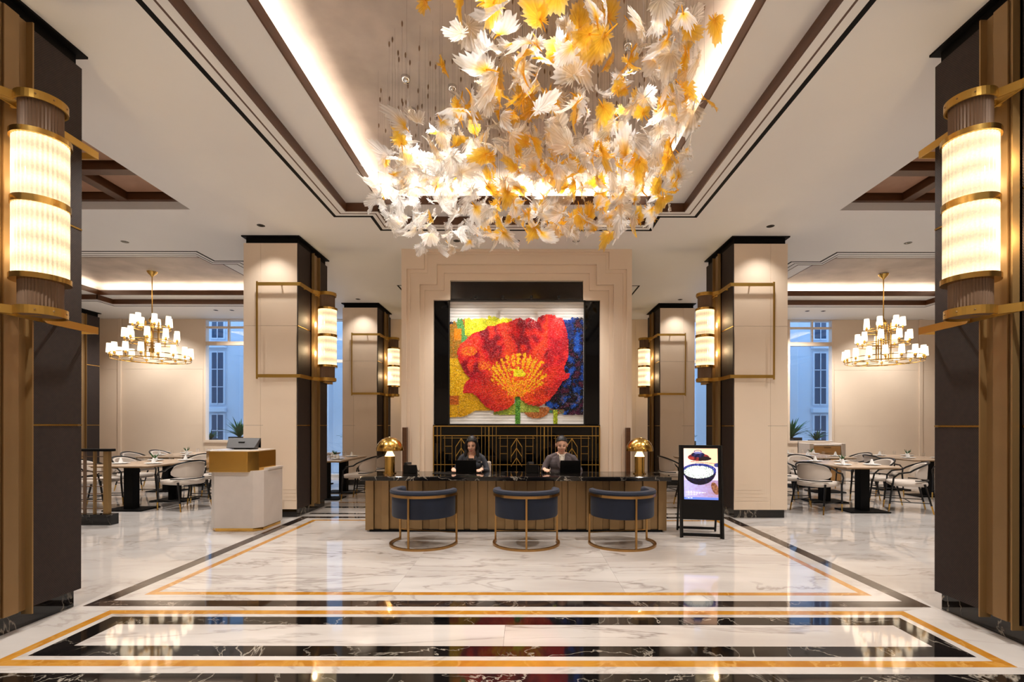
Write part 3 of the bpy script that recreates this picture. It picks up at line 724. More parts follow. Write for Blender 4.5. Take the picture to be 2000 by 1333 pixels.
def artcol(x, y, r):
    """mosaic colour and relief at art coordinates; None = plain white backing"""
    n = nz(x, y, .02); n2 = nz(x, y, .06, 5); j = r.uniform(-1, 1)
    if 792 < x < 826 and 1063 < y: return mixc((50, 120, 40), (120, 170, 60), .5+.5*j), .01
    if 1060 < x < 1088 and y > 1160: return mixc((150, 170, 20), (190, 200, 60), .5+.5*j), .01
    if inpoly(x, y, FL):
        dx, dy = x-805, y-985; d = sqrt(dx*dx*.9+dy*dy*1.2); an = atan2(dx, 1085-y)
        c = mixc((198, 14, 34), (228, 50, 30), .5+.8*n+.4*j)
        ridge = sin(an*11+n*2.0+2*nz(x*.3, y*.04, .05, 8))
        c = mixc(c, (120, 10, 26), (ridge-.1)*.95*(1 if d > 200 else .5))
        c = mixc(c, (238, 92, 40), (-ridge-.35)*.9)
        if y > 900 and x < 790: c = mixc(c, (190, 16, 40), .5)
        if x > 1020: c = mixc(c, (226, 34, 50), .5)
        if d < 300: c = mixc(c, (232, 96, 20), .85*(1-d/300)+.35*(j > .3)*(1-d/300))
        if (x-470)**2/3000+(y-750)**2/1200 < 1 or (abs(x-575) < 40 and abs(y-850) < 30 and j > 0): c = mixc(c, (244, 150, 30), .5+.5*j)
        dd = sqrt((x-815)**2*.85+((y-905)*1.15)**2)+34*n+26*n2
        st = sin(an*46+n2*3)
        if 62 < dd < 168 and y < 1075 and st > -.25: c = mixc((250, 196, 20), (236, 150, 14), .5+.5*j)
        if dd < 44 and y < 925: c = mixc((240, 214, 20), (212, 200, 30), .5+.5*j)
        if y > 930 and abs(x-800) < 95-(y-930)*.28 and n2+.3*j > -.05 and y < 1080: c = mixc((248, 190, 20), (222, 90, 20), .4+.5*j)
        return c, .03
    deck = 8*nz(x, 0, .05)+5*nz(x, 3, .15)
    if 640 < x < 795 and 1100 < y < 1192-(795-x)*.02 and y > 1172-(x-640)*.4: return mixc((176, 186, 60), (140, 160, 60), .5+j), .006
    if 826 < x < 960 and 1085+(x-826)*.3 < y < 1175-(960-x)*.02: return mixc((180, 190, 80), (150, 166, 60), .5+j), .006
    if ((x-940)/90)**2+((y-1150)/66)**2 < 1 and y > 1140: return mixc((170, 100, 50), (196, 120, 60), .5+.5*j), .008
    if 1025 < x < 1135 and 1150 < y < 1190-abs(x-1090)*.2: return mixc((190, 110, 60), (60, 130, 110), .5+j), .006
    if x > 1000:
        top = 516+deck+(12 if x < 1180 else 0)
        bot = 1192-max(0, (1130-x))*.5+6*nz(x, 9, .03)
        if top < y < bot and (x > 1120 or y > 900):
            v = n*1.6+n2*.6+.25*j
            c = (14, 14, 26)
            if v > (.0 if y < 1010 else .35): c = mixc((16, 40, 110), (30, 90, 190), v)
            if v < -.45: c = mixc((60, 20, 60), (90, 30, 40), .5+.5*j)
            if 1090 < x and y > 1050 and abs(sqrt((x-1180)**2+((y-1080)*1.6)**2)-60) < 8: c = mixc(c, (150, 110, 130), .45)
            if x < 1200 and y < 660: c = mixc(c, (24, 60, 150), .55)
            return c, .015
        return None
    top = 522+deck*1.5-(14 if 600 < x < 660 else 0)+(22 if x < 385 else 0)
    bot = 1206 if x < 430 else (1206-(x-430)*.5 if x < 520 else 1161)
    if x < 380: bot += 4
    if top < y < bot and x < 770:
        c = mixc((196, 128, 20), (226, 176, 30), .5+n+.3*j)
        if y < 640 and x > 440: c = mixc((236, 220, 40), (200, 206, 40), .4+n*1.5+.3*j)
        elif y < 800:
            c = mixc((190, 120, 30), (150, 120, 40), .5+n2+.4*j)
            if abs(x-(400+(y-540)*.28)) < 24: c = mixc((70, 150, 90), (120, 170, 80), .5+.5*j)
            if abs(x-388) < 26 and abs(y-630) < 40: c = (232, 140, 20)
        else:
            c = mixc((224, 166, 14), (240, 196, 40), .5+n+.3*j)
            if y > 1060: c = mixc(c, (206, 150, 16), .6)
            if x < 400 and 1060 < y < 1120: c = (190, 96, 30)
        if x < 360 and y < 560: c = (40, 40, 60)
        return c, .012
    return None
rnd = random.Random(5); vs = []; fs = []; cs = []
TS = .0138; nxr = int(2*AW/TS); nzr = int((AZ1-AZ0)/TS)
for i in range(nxr):
    for j in range(nzr):
        x = -AW+(i+.5)*TS+rnd.uniform(-.2, .2)*TS; z = AZ0+(j+.5)*TS+rnd.uniform(-.2, .2)*TS
        ux = 335+(x+AW)/(2*AW)*935; uy = 1255-(z-AZ0)/(AZ1-AZ0)*855
        q = artcol(ux, uy, rnd)
        if q is None: continue
        c, h = q; k = len(vs); a = rnd.uniform(0, .6)*(h > .005); w = TS*rnd.uniform(.50, .60); hh = TS*rnd.uniform(.50, .60)
        yb = .004-h-rnd.uniform(0, .005)*(h > .005); tx, tz = [rnd.uniform(-.0022, .0022)*(h > .005) for _ in (0, 1)]
        for (sx, sz) in ((-1,-1),(1,-1),(1,1),(-1,1)):
            px = sx*w*cos(a)-sz*hh*sin(a); pz = sx*w*sin(a)+sz*hh*cos(a)
            vs.append((x+px, yb+sx*tx+sz*tz, z+pz))
        fs.append((k, k+1, k+2, k+3)); f = 1+rnd.uniform(-.14, .14)*(.25 if h < .005 else 1); cs.append(tuple(min(1, v*f) for v in lin([max(0, min(255, v)) for v in c])))
me = bpy.data.meshes.new('tesserae'); me.from_pydata(vs, [], fs); ca = me.color_attributes.new('Col', 'FLOAT_COLOR', 'CORNER')
ca.data.foreach_set('color', [v for c in cs for _ in range(4) for v in (*c, 1)]); me.materials.append(M['mosaic'])
tag(link('tesserae', me, art), 'small irregular coloured glass tesserae', kind='stuff')
for k in range(4):
    x = -.70+k*.455+.0; x = (-.62, -.17, .30, .75)[k]-.06
    lt = thing('picture_light', 'small spotlight in the alcove head over the mosaic, %s' % ('leftmost', 'second from left', 'third from left', 'rightmost')[k], 'lamp', (XC+x, PY+.06, 3.50), 0, 'picture lights over the mosaic')
    MB().lathe([(.0, -.02), (.018, -.02), (.024, .0), (.024, .03)], 16).build('housing', M['blackmetal'], lt, smooth=True)
    spot(XC+x, PY+.09, 3.475, 13, 42, 0, .10, color=(1, .95, .88), blend=.7, rad=.01)
# brass deco screen under the mosaic
scr = thing('deco_screen', 'brass art-deco screen with chevrons on black under the mosaic', 'screen', (XC, PY+.05, 0))
MB().box(-1.37, 1.37, .06, .08, .0, 1.385).build('black_backing', M['blackglass'], scr)
def bar(x0, x1, z0, z1, w=.012, nm='brass_bar'):
    w *= .75
    d = Vector((x1-x0, 0, z1-z0)); MB().tube([(x0, .03, z0), (x1, .03, z1)], 0, flat=(w, .012)).build(nm, M['brassy'], scr) if abs(d.x) > 1e-6 and abs(d.z) > 1e-6 else MB().box(min(x0, x1)-(w/2 if d.x == 0 else 0), max(x0, x1)+(w/2 if d.x == 0 else 0), .024, .04, min(z0, z1)-(w/2 if d.z == 0 else 0), max(z0, z1)+(w/2 if d.z == 0 else 0)).build(nm, M['brassy'], scr)
for z, w in ((1.39, .022), (1.235, .016), (.758, .016), (.1, .016), (.28, .012)): bar(-1.37, 1.37, z, z, w, 'brass_rail')
for gx in (-1.365, -.455, .455, 1.365):
    for dx in (-.12, -.06, 0, .06, .12):
        if abs(gx+dx) < 1.37: bar(gx+dx, gx+dx, .1, 1.39, .02 if dx == 0 else .009)
for bx in (-.91, 0, .91):
    for s in (-1, 1):
        for q in (.15, .27): bar(bx+s*q, bx+s*q, .3, 1.235, .008)
        for z in (1.06, .94): bar(bx+s*.15, bx+s*.27, z, z, .008)
    bar(bx, bx, .3, 1.19, .008)
    for k in range(3):
        for s in (-1, 1): bar(bx, bx+s*.09, 1.19-k*.16, 1.05-k*.16, .009, 'chevron')
    for s in (-1, 1): bar(bx+s*.09, bx+s*.09, .8, 1.05, .008)
    bar(bx-.30, bx+.30, 1.195, 1.195, .008)

# ------------------------------------------------------------------ downlight fixtures
for (x, y, z, p, s, tx, ty, lab, vis) in DL:
    if not vis: continue
    t = thing('downlight', lab, 'lamp', (x, y, z), 0, 'recessed ceiling downlights')
    MB().lathe([(.048, -.004), (.055, -.001), (.055, .0)], 20, cap=False).lathe([(.0, -.001), (.05, -.002), (.048, -.004), (.03, .003)], 20, cap=False).build('trim_ring', M['blackmetal'], t, smooth=True)
    MB().lathe([(.0, -.002), (.02, -.003), (.026, -.0015)], 16, cap=False).build('lens', M['blackglass'], t)

# ================================================================== LEAF CHANDELIER
chand = thing('leaf_chandelier', 'cascade of clear and amber blown-glass leaves hanging from the central coffer', 'chandelier', (0, 4.8, 4.75))
def leaf_mesh(seed, gold):
    r = random.Random(seed); nA = 44; rings = [0.0, .16, .34, .52, .70, .86, 1.0]
    vs = []; fs = []; col = []
    L = .18; curl = r.uniform(1.5, 5.5)*r.choice((-1, 1)); cup = r.uniform(-5, 5); twist = r.uniform(-3, 3)
    amax = radians(r.uniform(125, 160)); lob = [r.uniform(.75, 1.15) for _ in range(6)]
    rad = []; tint = []; wsc = r.uniform(.62, .88)
    for i in range(nA+1):
        a = -amax+2*amax*i/nA; q = (a/amax+1)/2*5
        lo = lob[int(min(q, 4.999))]*(1-q % 1)+lob[int(min(q, 4.999))+1]*(q % 1)
        base = (.40+.55*max(0, cos(a*.75))**1.6)*lo+.20*abs(cos(a*2.5))**1.5
        tooth = (r.uniform(.0, .24) if i % 2 else r.uniform(-.13, .04)) if r.random() > .18 else r.uniform(-.05, .06)
        rad.append(L*(base*(1-.30*(abs(a)/amax)**3)+tooth)); tint.append(r.uniform(0, 1))
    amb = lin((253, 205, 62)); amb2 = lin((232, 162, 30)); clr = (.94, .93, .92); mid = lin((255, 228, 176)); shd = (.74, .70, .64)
    for k, q in enumerate(rings):
        for i in range(nA+1):
            a = -amax+2*amax*i/nA; j = i if k >= len(rings)-2 else (i-1 if i % 2 else i)
            rr = .004 if k == 0 else (rad[i]*q if k == len(rings)-1 else min(rad[max(0, i-1)], rad[min(nA, i+1)], rad[i]+.02)*q if k == len(rings)-2 else rad[j]*q*.97)
            x = rr*sin(a)*wsc; y = rr*cos(a)*1.06+.02
            z = curl*y*y*.55+cup*x*x+twist*x*y+(.006 if i % 2 else -.004)*q*(1-.5*q)+.030*q*mn.noise(Vector((x*17, y*17, seed*1.7)))+r.uniform(-.002, .002)
            vs.append((x, y, max(-.17, min(.17, z))))
            t = tint[i]*.5+(.35 if i % 2 else 0)+r.uniform(-.15, .15)
            if gold == 2: c = mixc(amb2, amb, q*1.5+t*.5-.2); c = mixc(c, mid, max(0, q-.78)*2.4); al = .78-.32*q+.2*t
            elif gold == 1: c = mixc(amb, clr, (q-.30)*1.9+t*.3); al = .70-.32*q+.28*t
            elif gold == 3: c = mixc(mid, clr, q*.7+t*.4); al = .34+.42*t
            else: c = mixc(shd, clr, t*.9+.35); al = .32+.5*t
            col.append((*c, max(.3, min(1, al))))
    n = nA+1
    for k in range(len(rings)-1):
        for i in range(nA): fs.append((k*n+i, k*n+i+1, (k+1)*n+i+1, (k+1)*n+i))
    path = []; sl = r.uniform(.06, .11); sb = r.uniform(-.05, .05)
    for k in range(6):
        q = k/5; path.append((0, .03-sl*q, sb*q*q))
    m0 = MB().tube(path, [.008, .0075, .007, .006, .005, .003], 6); b0 = len(vs)
    vs += m0.v; fs += [tuple(i+b0 for i in f) for f in m0.f]
    sc_ = amb if gold in (1, 2) else clr
    col += [(*sc_, .85)]*len(m0.v)
    me = bpy.data.meshes.new('glass_leaf'); me.from_pydata(vs, [], fs)
    at = me.color_attributes.new('Col', 'FLOAT_COLOR', 'POINT'); at.data.foreach_set('color', [v for c in col for v in c])
    me.materials.append(M['leafglass']); me.polygons.foreach_set('use_smooth', [True]*len(fs)); me.update()
    return me
LM = {g: [leaf_mesh(100*g+k, g) for k in range(7)] for g in (0, 1, 2, 3)}
# outline of the cascade as sight-slopes (X/Y, (z-1.4)/Y)
OUTL = [(850,-260),(850,-60),(890,30),(925,120),(905,175),(850,215),(790,250),(745,300),(735,390),(745,445),(790,480),(850,486),(930,484),(960,458),(1050,455),(1150,462),(1215,455),(1290,430),(1355,385),(1362,300),(1385,220),(1335,150),(1385,90),(1340,20),(1325,-60),(1325,-260)]
rl = random.Random(21); leaves = []; tries = 0
def far_enough(p, dmin):
    for q in leaves:
        if (Vector(p)-Vector(q[0])).length < dmin: return False
    return True
while len(leaves) < 600 and tries < 90000:
    tries += 1
    z = rl.uniform(3.45, 4.52); Y = rl.uniform(2.9, 6.2); X = rl.uniform(-1.75, 1.55)
    u = 1025+960*X/Y; v = 832-960*(z-1.4)/Y
    if v > 500 or v < -260 or not inpoly(u, v, OUTL): continue
    # lower leaves sit towards the far end, upper towards the near end
    zc = 3.70+.62*(6.2-Y)/3.9
    if u < 960 and v > 330: zc -= .12
    if abs(z-zc) > .38: continue
    if v < 0 and rl.random() < .55: continue
    if not far_enough((X, Y, z), .10): continue
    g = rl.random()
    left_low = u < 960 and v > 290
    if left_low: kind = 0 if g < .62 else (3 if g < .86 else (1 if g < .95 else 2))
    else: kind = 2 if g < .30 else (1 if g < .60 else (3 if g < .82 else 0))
    leaves.append(((X, Y, z), kind))
extra = [((-.72, 3.6, 4.5), 2), ((-.66, 3.9, 4.25), 2), ((1.36, 3.55, 4.35), 2), ((1.42, 3.9, 4.0), 2)]
leaves += extra
leaves.sort(key=lambda q: q[0][1])
wires = MB(); nodes = MB(); stuff_v = []; stuff_f = []; stuff_c = []
cl = chand.location
for i, (p, kind) in enumerate(leaves):
    rot = Matrix.Rotation(rl.uniform(0, 2*pi), 4, 'Z') @ Matrix.Rotation(radians(rl.choice((90, 90, 70, 110, 150, 40)))+rl.uniform(-.5, .5), 4, 'X') @ Matrix.Rotation(rl.uniform(-.9, .9)+rl.choice((0, pi, pi)), 4, 'Z')
    sc_ = rl.uniform(.55, 1.0)*(.88 if p[1] > 5 and p[0] < -.3 else 1.0)
    if i < 300:
        o = bpy.data.objects.new('glass_leaf', LM[kind][rl.randrange(7)]); COL.objects.link(o); o.parent = chand
        o.location = Vector(p)-cl; o.rotation_euler = rot.to_euler(); o.scale = (sc_,)*3
        if i < 8 and kind == 2: pass
    else:
        me = LM[kind][rl.randrange(7)]; b0 = len(stuff_v); mtx = Matrix.Translation(Vector(p)-cl) @ rot @ Matrix.Scale(sc_, 4)
        stuff_v += [tuple(mtx @ v.co) for v in me.vertices]; stuff_f += [tuple(k+b0 for k in f.vertices) for f in me.polygons]
        stuff_c += [tuple(d.color) for d in me.color_attributes['Col'].data]
    x, y, z = Vector(p)-cl
    wires.add([(x-.0005, y, z), (x+.0005, y, z), (x+.0005, y, 0), (x-.0005, y, 0), (x, y-.0005, z), (x, y+.0005, z), (x, y+.0005, 0), (x, y-.0005, 0)], [(0, 1, 2, 3), (4, 5, 6, 7)])
    if i % 2 == 0: nodes.lathe([(.002, -.05), (.007, -.035), (.008, -.015), (.003, 0)], 6, (x, y, 0))
me = bpy.data.meshes.new('glass_leaves'); me.from_pydata(stuff_v, [], stuff_f)
at = me.color_attributes.new('Col', 'FLOAT_COLOR', 'POINT'); at.data.foreach_set('color', [v for c in stuff_c for v in c]); me.materials.append(M['leafglass'])
me.polygons.foreach_set('use_smooth', [True]*len(me.polygons))
tag(link('glass_leaves', me, chand), kind='stuff')
tag(wires.build('suspension_wires', M['greyplastic'], chand), kind='stuff')
tag(nodes.build('wire_ferrules', M['fluted'], chand), kind='stuff')
for i, (x, y) in enumerate(PUCK):
    t = MB().lathe([(.0, -.055), (.03, -.05), (.045, -.03), (.045, 0)], 20).build('spotlight', M['chrome'], None, smooth=True, loc=(x, y, 4.75))
    tag(t, ['round chrome spotlight on the taupe coffer ceiling, nearest the left cove', 'round chrome spotlight on the coffer, middle of the left row', 'round chrome spotlight on the coffer, farthest of the left row'][i] if i < 3 else 'round chrome spotlight on the coffer among the glass leaves, '+('just right of the left row', 'centre of the coffer', 'right side, middle', 'right side, far end', 'far end, centre', 'near end, left', 'near end, right')[i-3], 'lamp', 'spotlights on the coffer ceiling')

# ================================================================== DINING CHANDELIERS
def dining_chandelier():
    t = thing('tiered_chandelier', 'x', 'chandelier', (0, 0, 2.84))
    top = 4.68-2.84
    MB().lathe([(.0, top), (.10, top), (.08, top-.04), (.03, top-.09), (.012, top-.12)], 20).build('canopy', M['brass'], t, smooth=True)
    MB().tube([(0, 0, .1), (0, 0, top-.1)], .011).build('stem', M['brass'], t)
    MB().lathe([(.0, .75), (.05, .76), (.07, .80), (.03, .86), (.012, .9)], 16).build('hub', M['brass'], t, smooth=True)
    MB().lathe([(0, .1), (.06, .12), (.05, .2), (.012, .22)], 16).build('hub', M['brass'], t, smooth=True)
    cr = MB()
    for a in range(6):
        an = a*pi/3; cr.tube([(.13*cos(an), .13*sin(an), .0), (.13*cos(an), .13*sin(an), .78)], .012, 6)
    cr.build('centre_rods', M['brass'], t)
    sh = MB().lathe([(.058, 0), (.047, .185), (.045, .185), (.055, .002)], 16, cap=False).mesh('shade'); sh.materials.append(M['shade'])
    ho = MB().lathe([(0, -.03), (.028, -.025), (.02, -.0), (.018, .03)], 10).mesh('candle_holder'); ho.materials.append(M['brass'])
    for (R, z, n, off) in ((.70, .0, 16, 0), (.46, .36, 9, .3), (.33, .66, 7, .1)):
        ring = MB()
        for zz, rr in (((0, R), (.10, R)) if R > .6 else ((0, R), (.05, R*.85))):
            ring.tube([(rr*cos(2*pi*k/40), rr*sin(2*pi*k/40), z+zz-.05) for k in range(40)], .009, 6, closed=True)
        if R > .6: ring.tube([(.56*cos(2*pi*k/40), .56*sin(2*pi*k/40), z-.05) for k in range(40)], .007, 6, closed=True)
        ring.build('ring', M['brass'], t)
        for k in range(n):
            a = 2*pi*k/n+off; x, y = R*cos(a), R*sin(a)
            MB().tube(([(.13*cos(a), .13*sin(a), z-.05)] if k % 4 == 0 else [])+[(x, y, z-.05), (x, y, z+.02)], .007, 6).build('arm', M['brass'], t)
            h = link('candle_holder', ho, t, loc=(x, y, z+.02)); link('shade', sh, h, loc=(0, 0, .025))
    return t
dc = dining_chandelier()
dc.location = (XC-7.83, 10.5, 2.84); dc['label'] = 'three-tier brass chandelier with glowing cream shades over the left dining area'; dc['group'] = 'tiered dining chandeliers'
d2 = dup(dc, (XC+7.83, 10.55, 2.82), .2, 'three-tier brass chandelier with glowing cream shades over the right dining area')

# ================================================================== RECEPTION DESK
desk = thing('reception_desk', 'long reception desk with bronze ribbed front and black marble top', 'desk', (XC+.02, 6.65, 0))
dy0, dy1 = 6.47-6.65, 7.04-6.65
top = MB().box(-2.0, 2.0, 6.3-6.65, dy1, .69, .745)
top.build('marble_top', M['black'], desk, bevel=.006)
MB().box(-1.96, 1.96, dy0+.05, dy0+.09, .03, .69).build('front_board', M['bronzedeep'], desk)
rd = random.Random(2)
# symmetric rhythm of proud and set-back ribs
half = [.11, .10, .10, .13, .11, .07, .13, .09, .13, .09, .13, .11, .08, .10, .13, .11, .12, .12]
x = 1.985; k = 0
deps = [.05, .015, .045, .01, .05, .015, .04, .01, .03, .05, .012, .045, .02, .05, .01, .035, .012, .03]
for w, d in zip(half, deps):
    x2 = max(0, x-w)
    for s in (-1, 1):
        MB().box(s*x2+s*.002, s*x-s*.002, dy0+.05-d, dy0+.055, .02, .69).build('front_rib', M['bronzedeep'], desk, bevel=.002)
    x = x2
    if x <= 0: break
for s in (-1, 1): MB().box(s*1.90, s*1.985, dy0+.05, dy1-.05, .02, .69).build('side_panel', M['bronzedeep'], desk, bevel=.002)
MB().box(-1.93, 1.93, dy0+.0, dy0+.12, 0, .03).build('toe_strip', M['blackpaint'], desk)
MB().box(-1.90, 1.90, dy0+.3, dy1-.06, .64, .69).build('under_frame', M['blackpaint'], desk)
DT = .745
def mush(x, y, lab):
    t = thing('table_lamp', lab, 'lamp', (x, y, DT), 0, 'brass mushroom lamps on the desk')
    MB().lathe([(.0, 0), (.088, 0), (.088, .012), (.0, .014)], 32).build('base', M['brass'], t, smooth=True)
    MB().lathe([(.0, .012), (.068, .012), (.068, .235), (0, .236)], 32).build('cylinder', M['brass'], t, smooth=True)
    MB().lathe([(.066, .236), (.03, .31), (.0, .312)], 28).build('lit_cone', M['lampcone'], t, smooth=True)
    pr = [(.183*cos(a), .312+.185*sin(a)) for a in [pi/2*k/14 for k in range(15)]]
    MB().lathe(pr+[(r*.97, .312+(z-.312)*.97) for r, z in pr[::-1]], 40, cap=False).build('dome_shade', M['brass'], t, smooth=True)
    light('POINT', (x, y, DT+.40), 5, (1, .7, .35), shadow_soft_size=.03)
mush(-1.845, 6.72, 'brass mushroom lamp at the left end of the desk')
mush(1.57, 6.72, 'brass mushroom lamp at the right end of the desk')
def laptop(x, y, lab):
    t = thing('laptop', lab, 'laptop', (x, y, DT), radians(180), 'laptops on the desk')
    MB().box(-.14, .14, -.20, .0, 0, .014).build('keyboard_base', M['blackplastic'], t, bevel=.003)
    q = []
    mb = MB().add([(-.14, 0, .012), (.14, 0, .012), (.14, .045, .185), (-.14, .045, .185), (-.14, .008, .012), (.14, .008, .012), (.14, .053, .185), (-.14, .053, .185)],
                  [(0, 1, 2, 3), (7, 6, 5, 4), (0, 4, 5, 1), (1, 5, 6, 2), (2, 6, 7, 3), (3, 7, 4, 0)])
    mb.build('lid', M['blackplastic'], t, bevel=.002)
def phone(x, y, rz, lab):
    t = thing('desk_phone', lab, 'telephone', (x, y, DT), rz, 'telephones on the desk')
    MB().add([(-.09, -.09, 0), (.09, -.09, 0), (.09, .09, 0), (-.09, .09, 0), (-.09, -.09, .12), (.09, -.09, .12), (.09, .09, .03), (-.09, .09, .03)],
             [(0, 3, 2, 1), (4, 5, 6, 7), (0, 1, 5, 4), (1, 2, 6, 5), (2, 3, 7, 6), (3, 0, 4, 7)]).build('body', M['blackplastic'], t, bevel=.006)
    MB().box(-.06, .02, -.075, -.065, .122, .155).build('display', M['greyplastic'], t, bevel=.003)
    MB().tube([(-.06, -.10, .135), (-.06, .0, .115), (-.06, .09, .06)], [.02, .013, .02], 8).build('handset', M['blackplastic'], t, smooth=True)
    MB().tube([(.09, .02+.01*sin(k*1.3), .02+.012*cos(k*1.3)) if False else (.09+.03*sin(k*.5), -.02+.01*k*.4, .03+.012*cos(k*1.9)) for k in range(12)], .004, 5).build('cord', M['blackplastic'], t)
phone(-1.575, 6.78, radians(8), 'black desk telephone beside the left brass lamp')
phone(.11, 6.86, radians(-5), 'black desk telephone between the two receptionists')
laptop(-.80, 6.72, 'black laptop in front of the woman')
laptop(.62, 6.70, 'black laptop in front of the man')
tag(MB().box(-.15, .15, -.1, .1, 0, .004).build('desk_mat', M['blackpaint'], None, loc=(-1.1, 6.75, DT), bevel=.001), 'flat black pad on the desk left of the woman', 'mat')

# ------------------------------------------------------------------ barrel chairs
def barrel_chair():
    t = thing('barrel_chair', 'x', 'chair')
    A = radians(105); n = 36
    def ang(q): return -pi/2-A+2*A*q
    # upholstered shell: closed section swept along the arc
    sec = [(.366, .345), (.372, .36), (.372, .60), (.392, .615), (.398, .635), (.388, .655), (.345, .665), (.315, .65), (.302, .62), (.300, .36), (.31, .345)]
    vs = []; fs = []; m = len(sec); A2 = radians(112)
    for i in range(n+1):
        a = -pi/2-A2+2*A2*i/n; e = min(i, n-i); k = 1 if e > 1 else (.55 if e == 0 else .88)
        for (r, z) in sec:
            rc = .35; zc = .5
            vs.append(((rc+(r-rc)*k)*cos(a), (rc+(r-rc)*k)*sin(a), zc+(z-zc)*(k*.15+.85)))
    for i in range(n):
        for j in range(m): fs.append((i*m+j, (i+1)*m+j, (i+1)*m+(j+1) % m, i*m+(j+1) % m))
    fs.append(tuple(range(m))); fs.append(tuple(n*m+j for j in range(m-1, -1, -1)))
    MB().add(vs, fs).build('backrest', M['velvet'], t, smooth=True)
    seat = [(.29*cos(a), .29*sin(a)) for a in [pi+pi*k/20 for k in range(21)]]+[(.29, .2), (.26, .26), (-.26, .26), (-.29, .2)]
    MB().prism(seat, .345, .44).build('seat_cushion', M['velvet'], t, smooth=True, bevel=.025)
    def flatarc(r, z, h, w, nm):
        MB().tube([(r*cos(ang(k/n)), r*sin(ang(k/n)), z) for k in range(n+1)], 0, flat=(w, h)).build(nm, M['bronze'] if 0 else M['brassdull'], t)
    flatarc(.385, .598, .03, .018, 'top_band')
    flatarc(.385, .0125, .025, .03, 'base_ring')
    for d in (-105, 0, 105):
        a = -pi/2+radians(d); x, y = .385*cos(a), .385*sin(a)
        MB().box(x-.011, x+.011, y-.008, y+.008, .01, .60).build('leg', M['brassdull'], t, bevel=.002)
    a = -pi/2+A; x, y = .385*cos(a), .385*sin(a)
    MB().tube([(-x, y, .13), (x, y, .13)], .007, 6).build('stretcher', M['brassdull'], t)
    return t
M['brassdull'] = simple('satin brass', (176, 138, 86), .3, 1)
bc = barrel_chair(); CH = [(-1.195, 5.845, -15, 'left'), (.02, 5.845, 0, 'middle'), (1.155, 5.845, 13, 'right')]
for i, (x, y, a, nm) in enumerate(CH):
    o = bc if i == 0 else copy_tree(bc)
    o.location = (x, y, 0); o.rotation_euler = (0, 0, radians(a))
    o['label'] = 'navy velvet barrel chair with brass hoop frame, %s of the three at the desk' % nm; o['group'] = 'blue barrel chairs at the desk'

# ------------------------------------------------------------------ podium
pod = thing('host_podium', 'white stone host podium with polished gold band, left of the desk', 'podium', (-3.83, 6.75, 0))
def cham(x0, x1, y0, y1, c): return [(x0+c, y0), (x1-c, y0), (x1, y0+c), (x1, y1), (x0, y1), (x0, y0+c)]
MB().prism(cham(-.33, .34, -.28, .28, .09), .0, .07).build('gold_base', M['mirrorgold'], pod, bevel=.002)
MB().prism(cham(-.345, .355, -.295, .30, .095), .045, .80).build('stone_body', M['podstone'], pod, bevel=.003)
MB().prism([(.30, -.10), (.37, -.10), (.37, .30), (.1, .30)], .80, .825).build('side_ledge', M['podstone'], pod, bevel=.002)
MB().prism(cham(-.40, .30, -.32, .22, .10), .785, 1.055).build('gold_band', M['mirrorgold'], pod, bevel=.002)
MB().prism(cham(-.39, .29, -.31, .21, .095), 1.055, 1.07).build('stone_top', M['stonewhite'], pod, bevel=.002)
mon = thing('tilted_monitor', 'dark monitor seen from behind on top of the podium', 'monitor', (-3.87, 6.78, 1.07))
MB().add([(-.19, -.10, .02), (.19, -.10, .02), (.22, .0, .15), (-.22, .0, .15), (-.18, .03, .0), (.18, .03, .0), (.22, .03, .155), (-.22, .03, .155)],
         [(0, 1, 2, 3), (7, 6, 5, 4), (0, 4, 5, 1), (1, 5, 6, 2), (2, 6, 7, 3), (3, 7, 4, 0)]).build('shell', M['greyplastic'], mon, bevel=.006)
MB().box(-.21, .21, .03, .04, .02, .15).build('screen', M['blackglass'], mon)
MB().box(-.09, .09, -.09, .05, 0, .025).build('foot', M['blackplastic'], mon, bevel=.003)
MB().box(-.05, .03, -.052, -.03, .09, .105).build('port_cover', M['blackplastic'], mon)

# ------------------------------------------------------------------ digital sign
sg = thing('digital_sign', 'black A-frame digital sign showing a bowl of food, right of the desk', 'sign', (2.235, 6.28, 0), radians(-10))
lean = .10
def sy(z): return -.16+lean*z
H = 1.155
def slabp(x0, x1, z0, z1, y0o, y1o):
    return ([(x0, sy(z0)+y0o, z0), (x1, sy(z0)+y0o, z0), (x1, sy(z1)+y0o, z1), (x0, sy(z1)+y0o, z1), (x0, sy(z0)+y1o, z0), (x1, sy(z0)+y1o, z0), (x1, sy(z1)+y1o, z1), (x0, sy(z1)+y1o, z1)],
            [(0, 1, 2, 3), (7, 6, 5, 4), (0, 4, 5, 1), (1, 5, 6, 2), (2, 6, 7, 3), (3, 7, 4, 0)])
MB().add(*slabp(-.26, .26, .225, H, 0, .03)).build('panel', M['blackplastic'], sg, bevel=.003)
for s in (-1, 1): MB().add(*slabp(s*.24-.02, s*.24+.02, 0.0, .225, 0, .03)).build('leg', M['blackplastic'], sg, bevel=.003)
MB().add(*slabp(-.22, .22, .02, .055, 0, .03)).build('foot_bar', M['blackplastic'], sg)
for s in (-1, 1): MB().tube([(s*.24, sy(H)+.04, H-.03), (s*.24, .26, 0.01)], .014, 8).build('rear_strut', M['blackplastic'], sg)
MB().box(-.24, .24, .245, .27, .03, .06).build('rear_bar', M['blackplastic'], sg)
for s in (-1, 1): MB().add(*slabp(s*.252-.012, s*.252+.012, .0, H, -.014, .0)).build('side_rail', M['blackmetal'], sg)
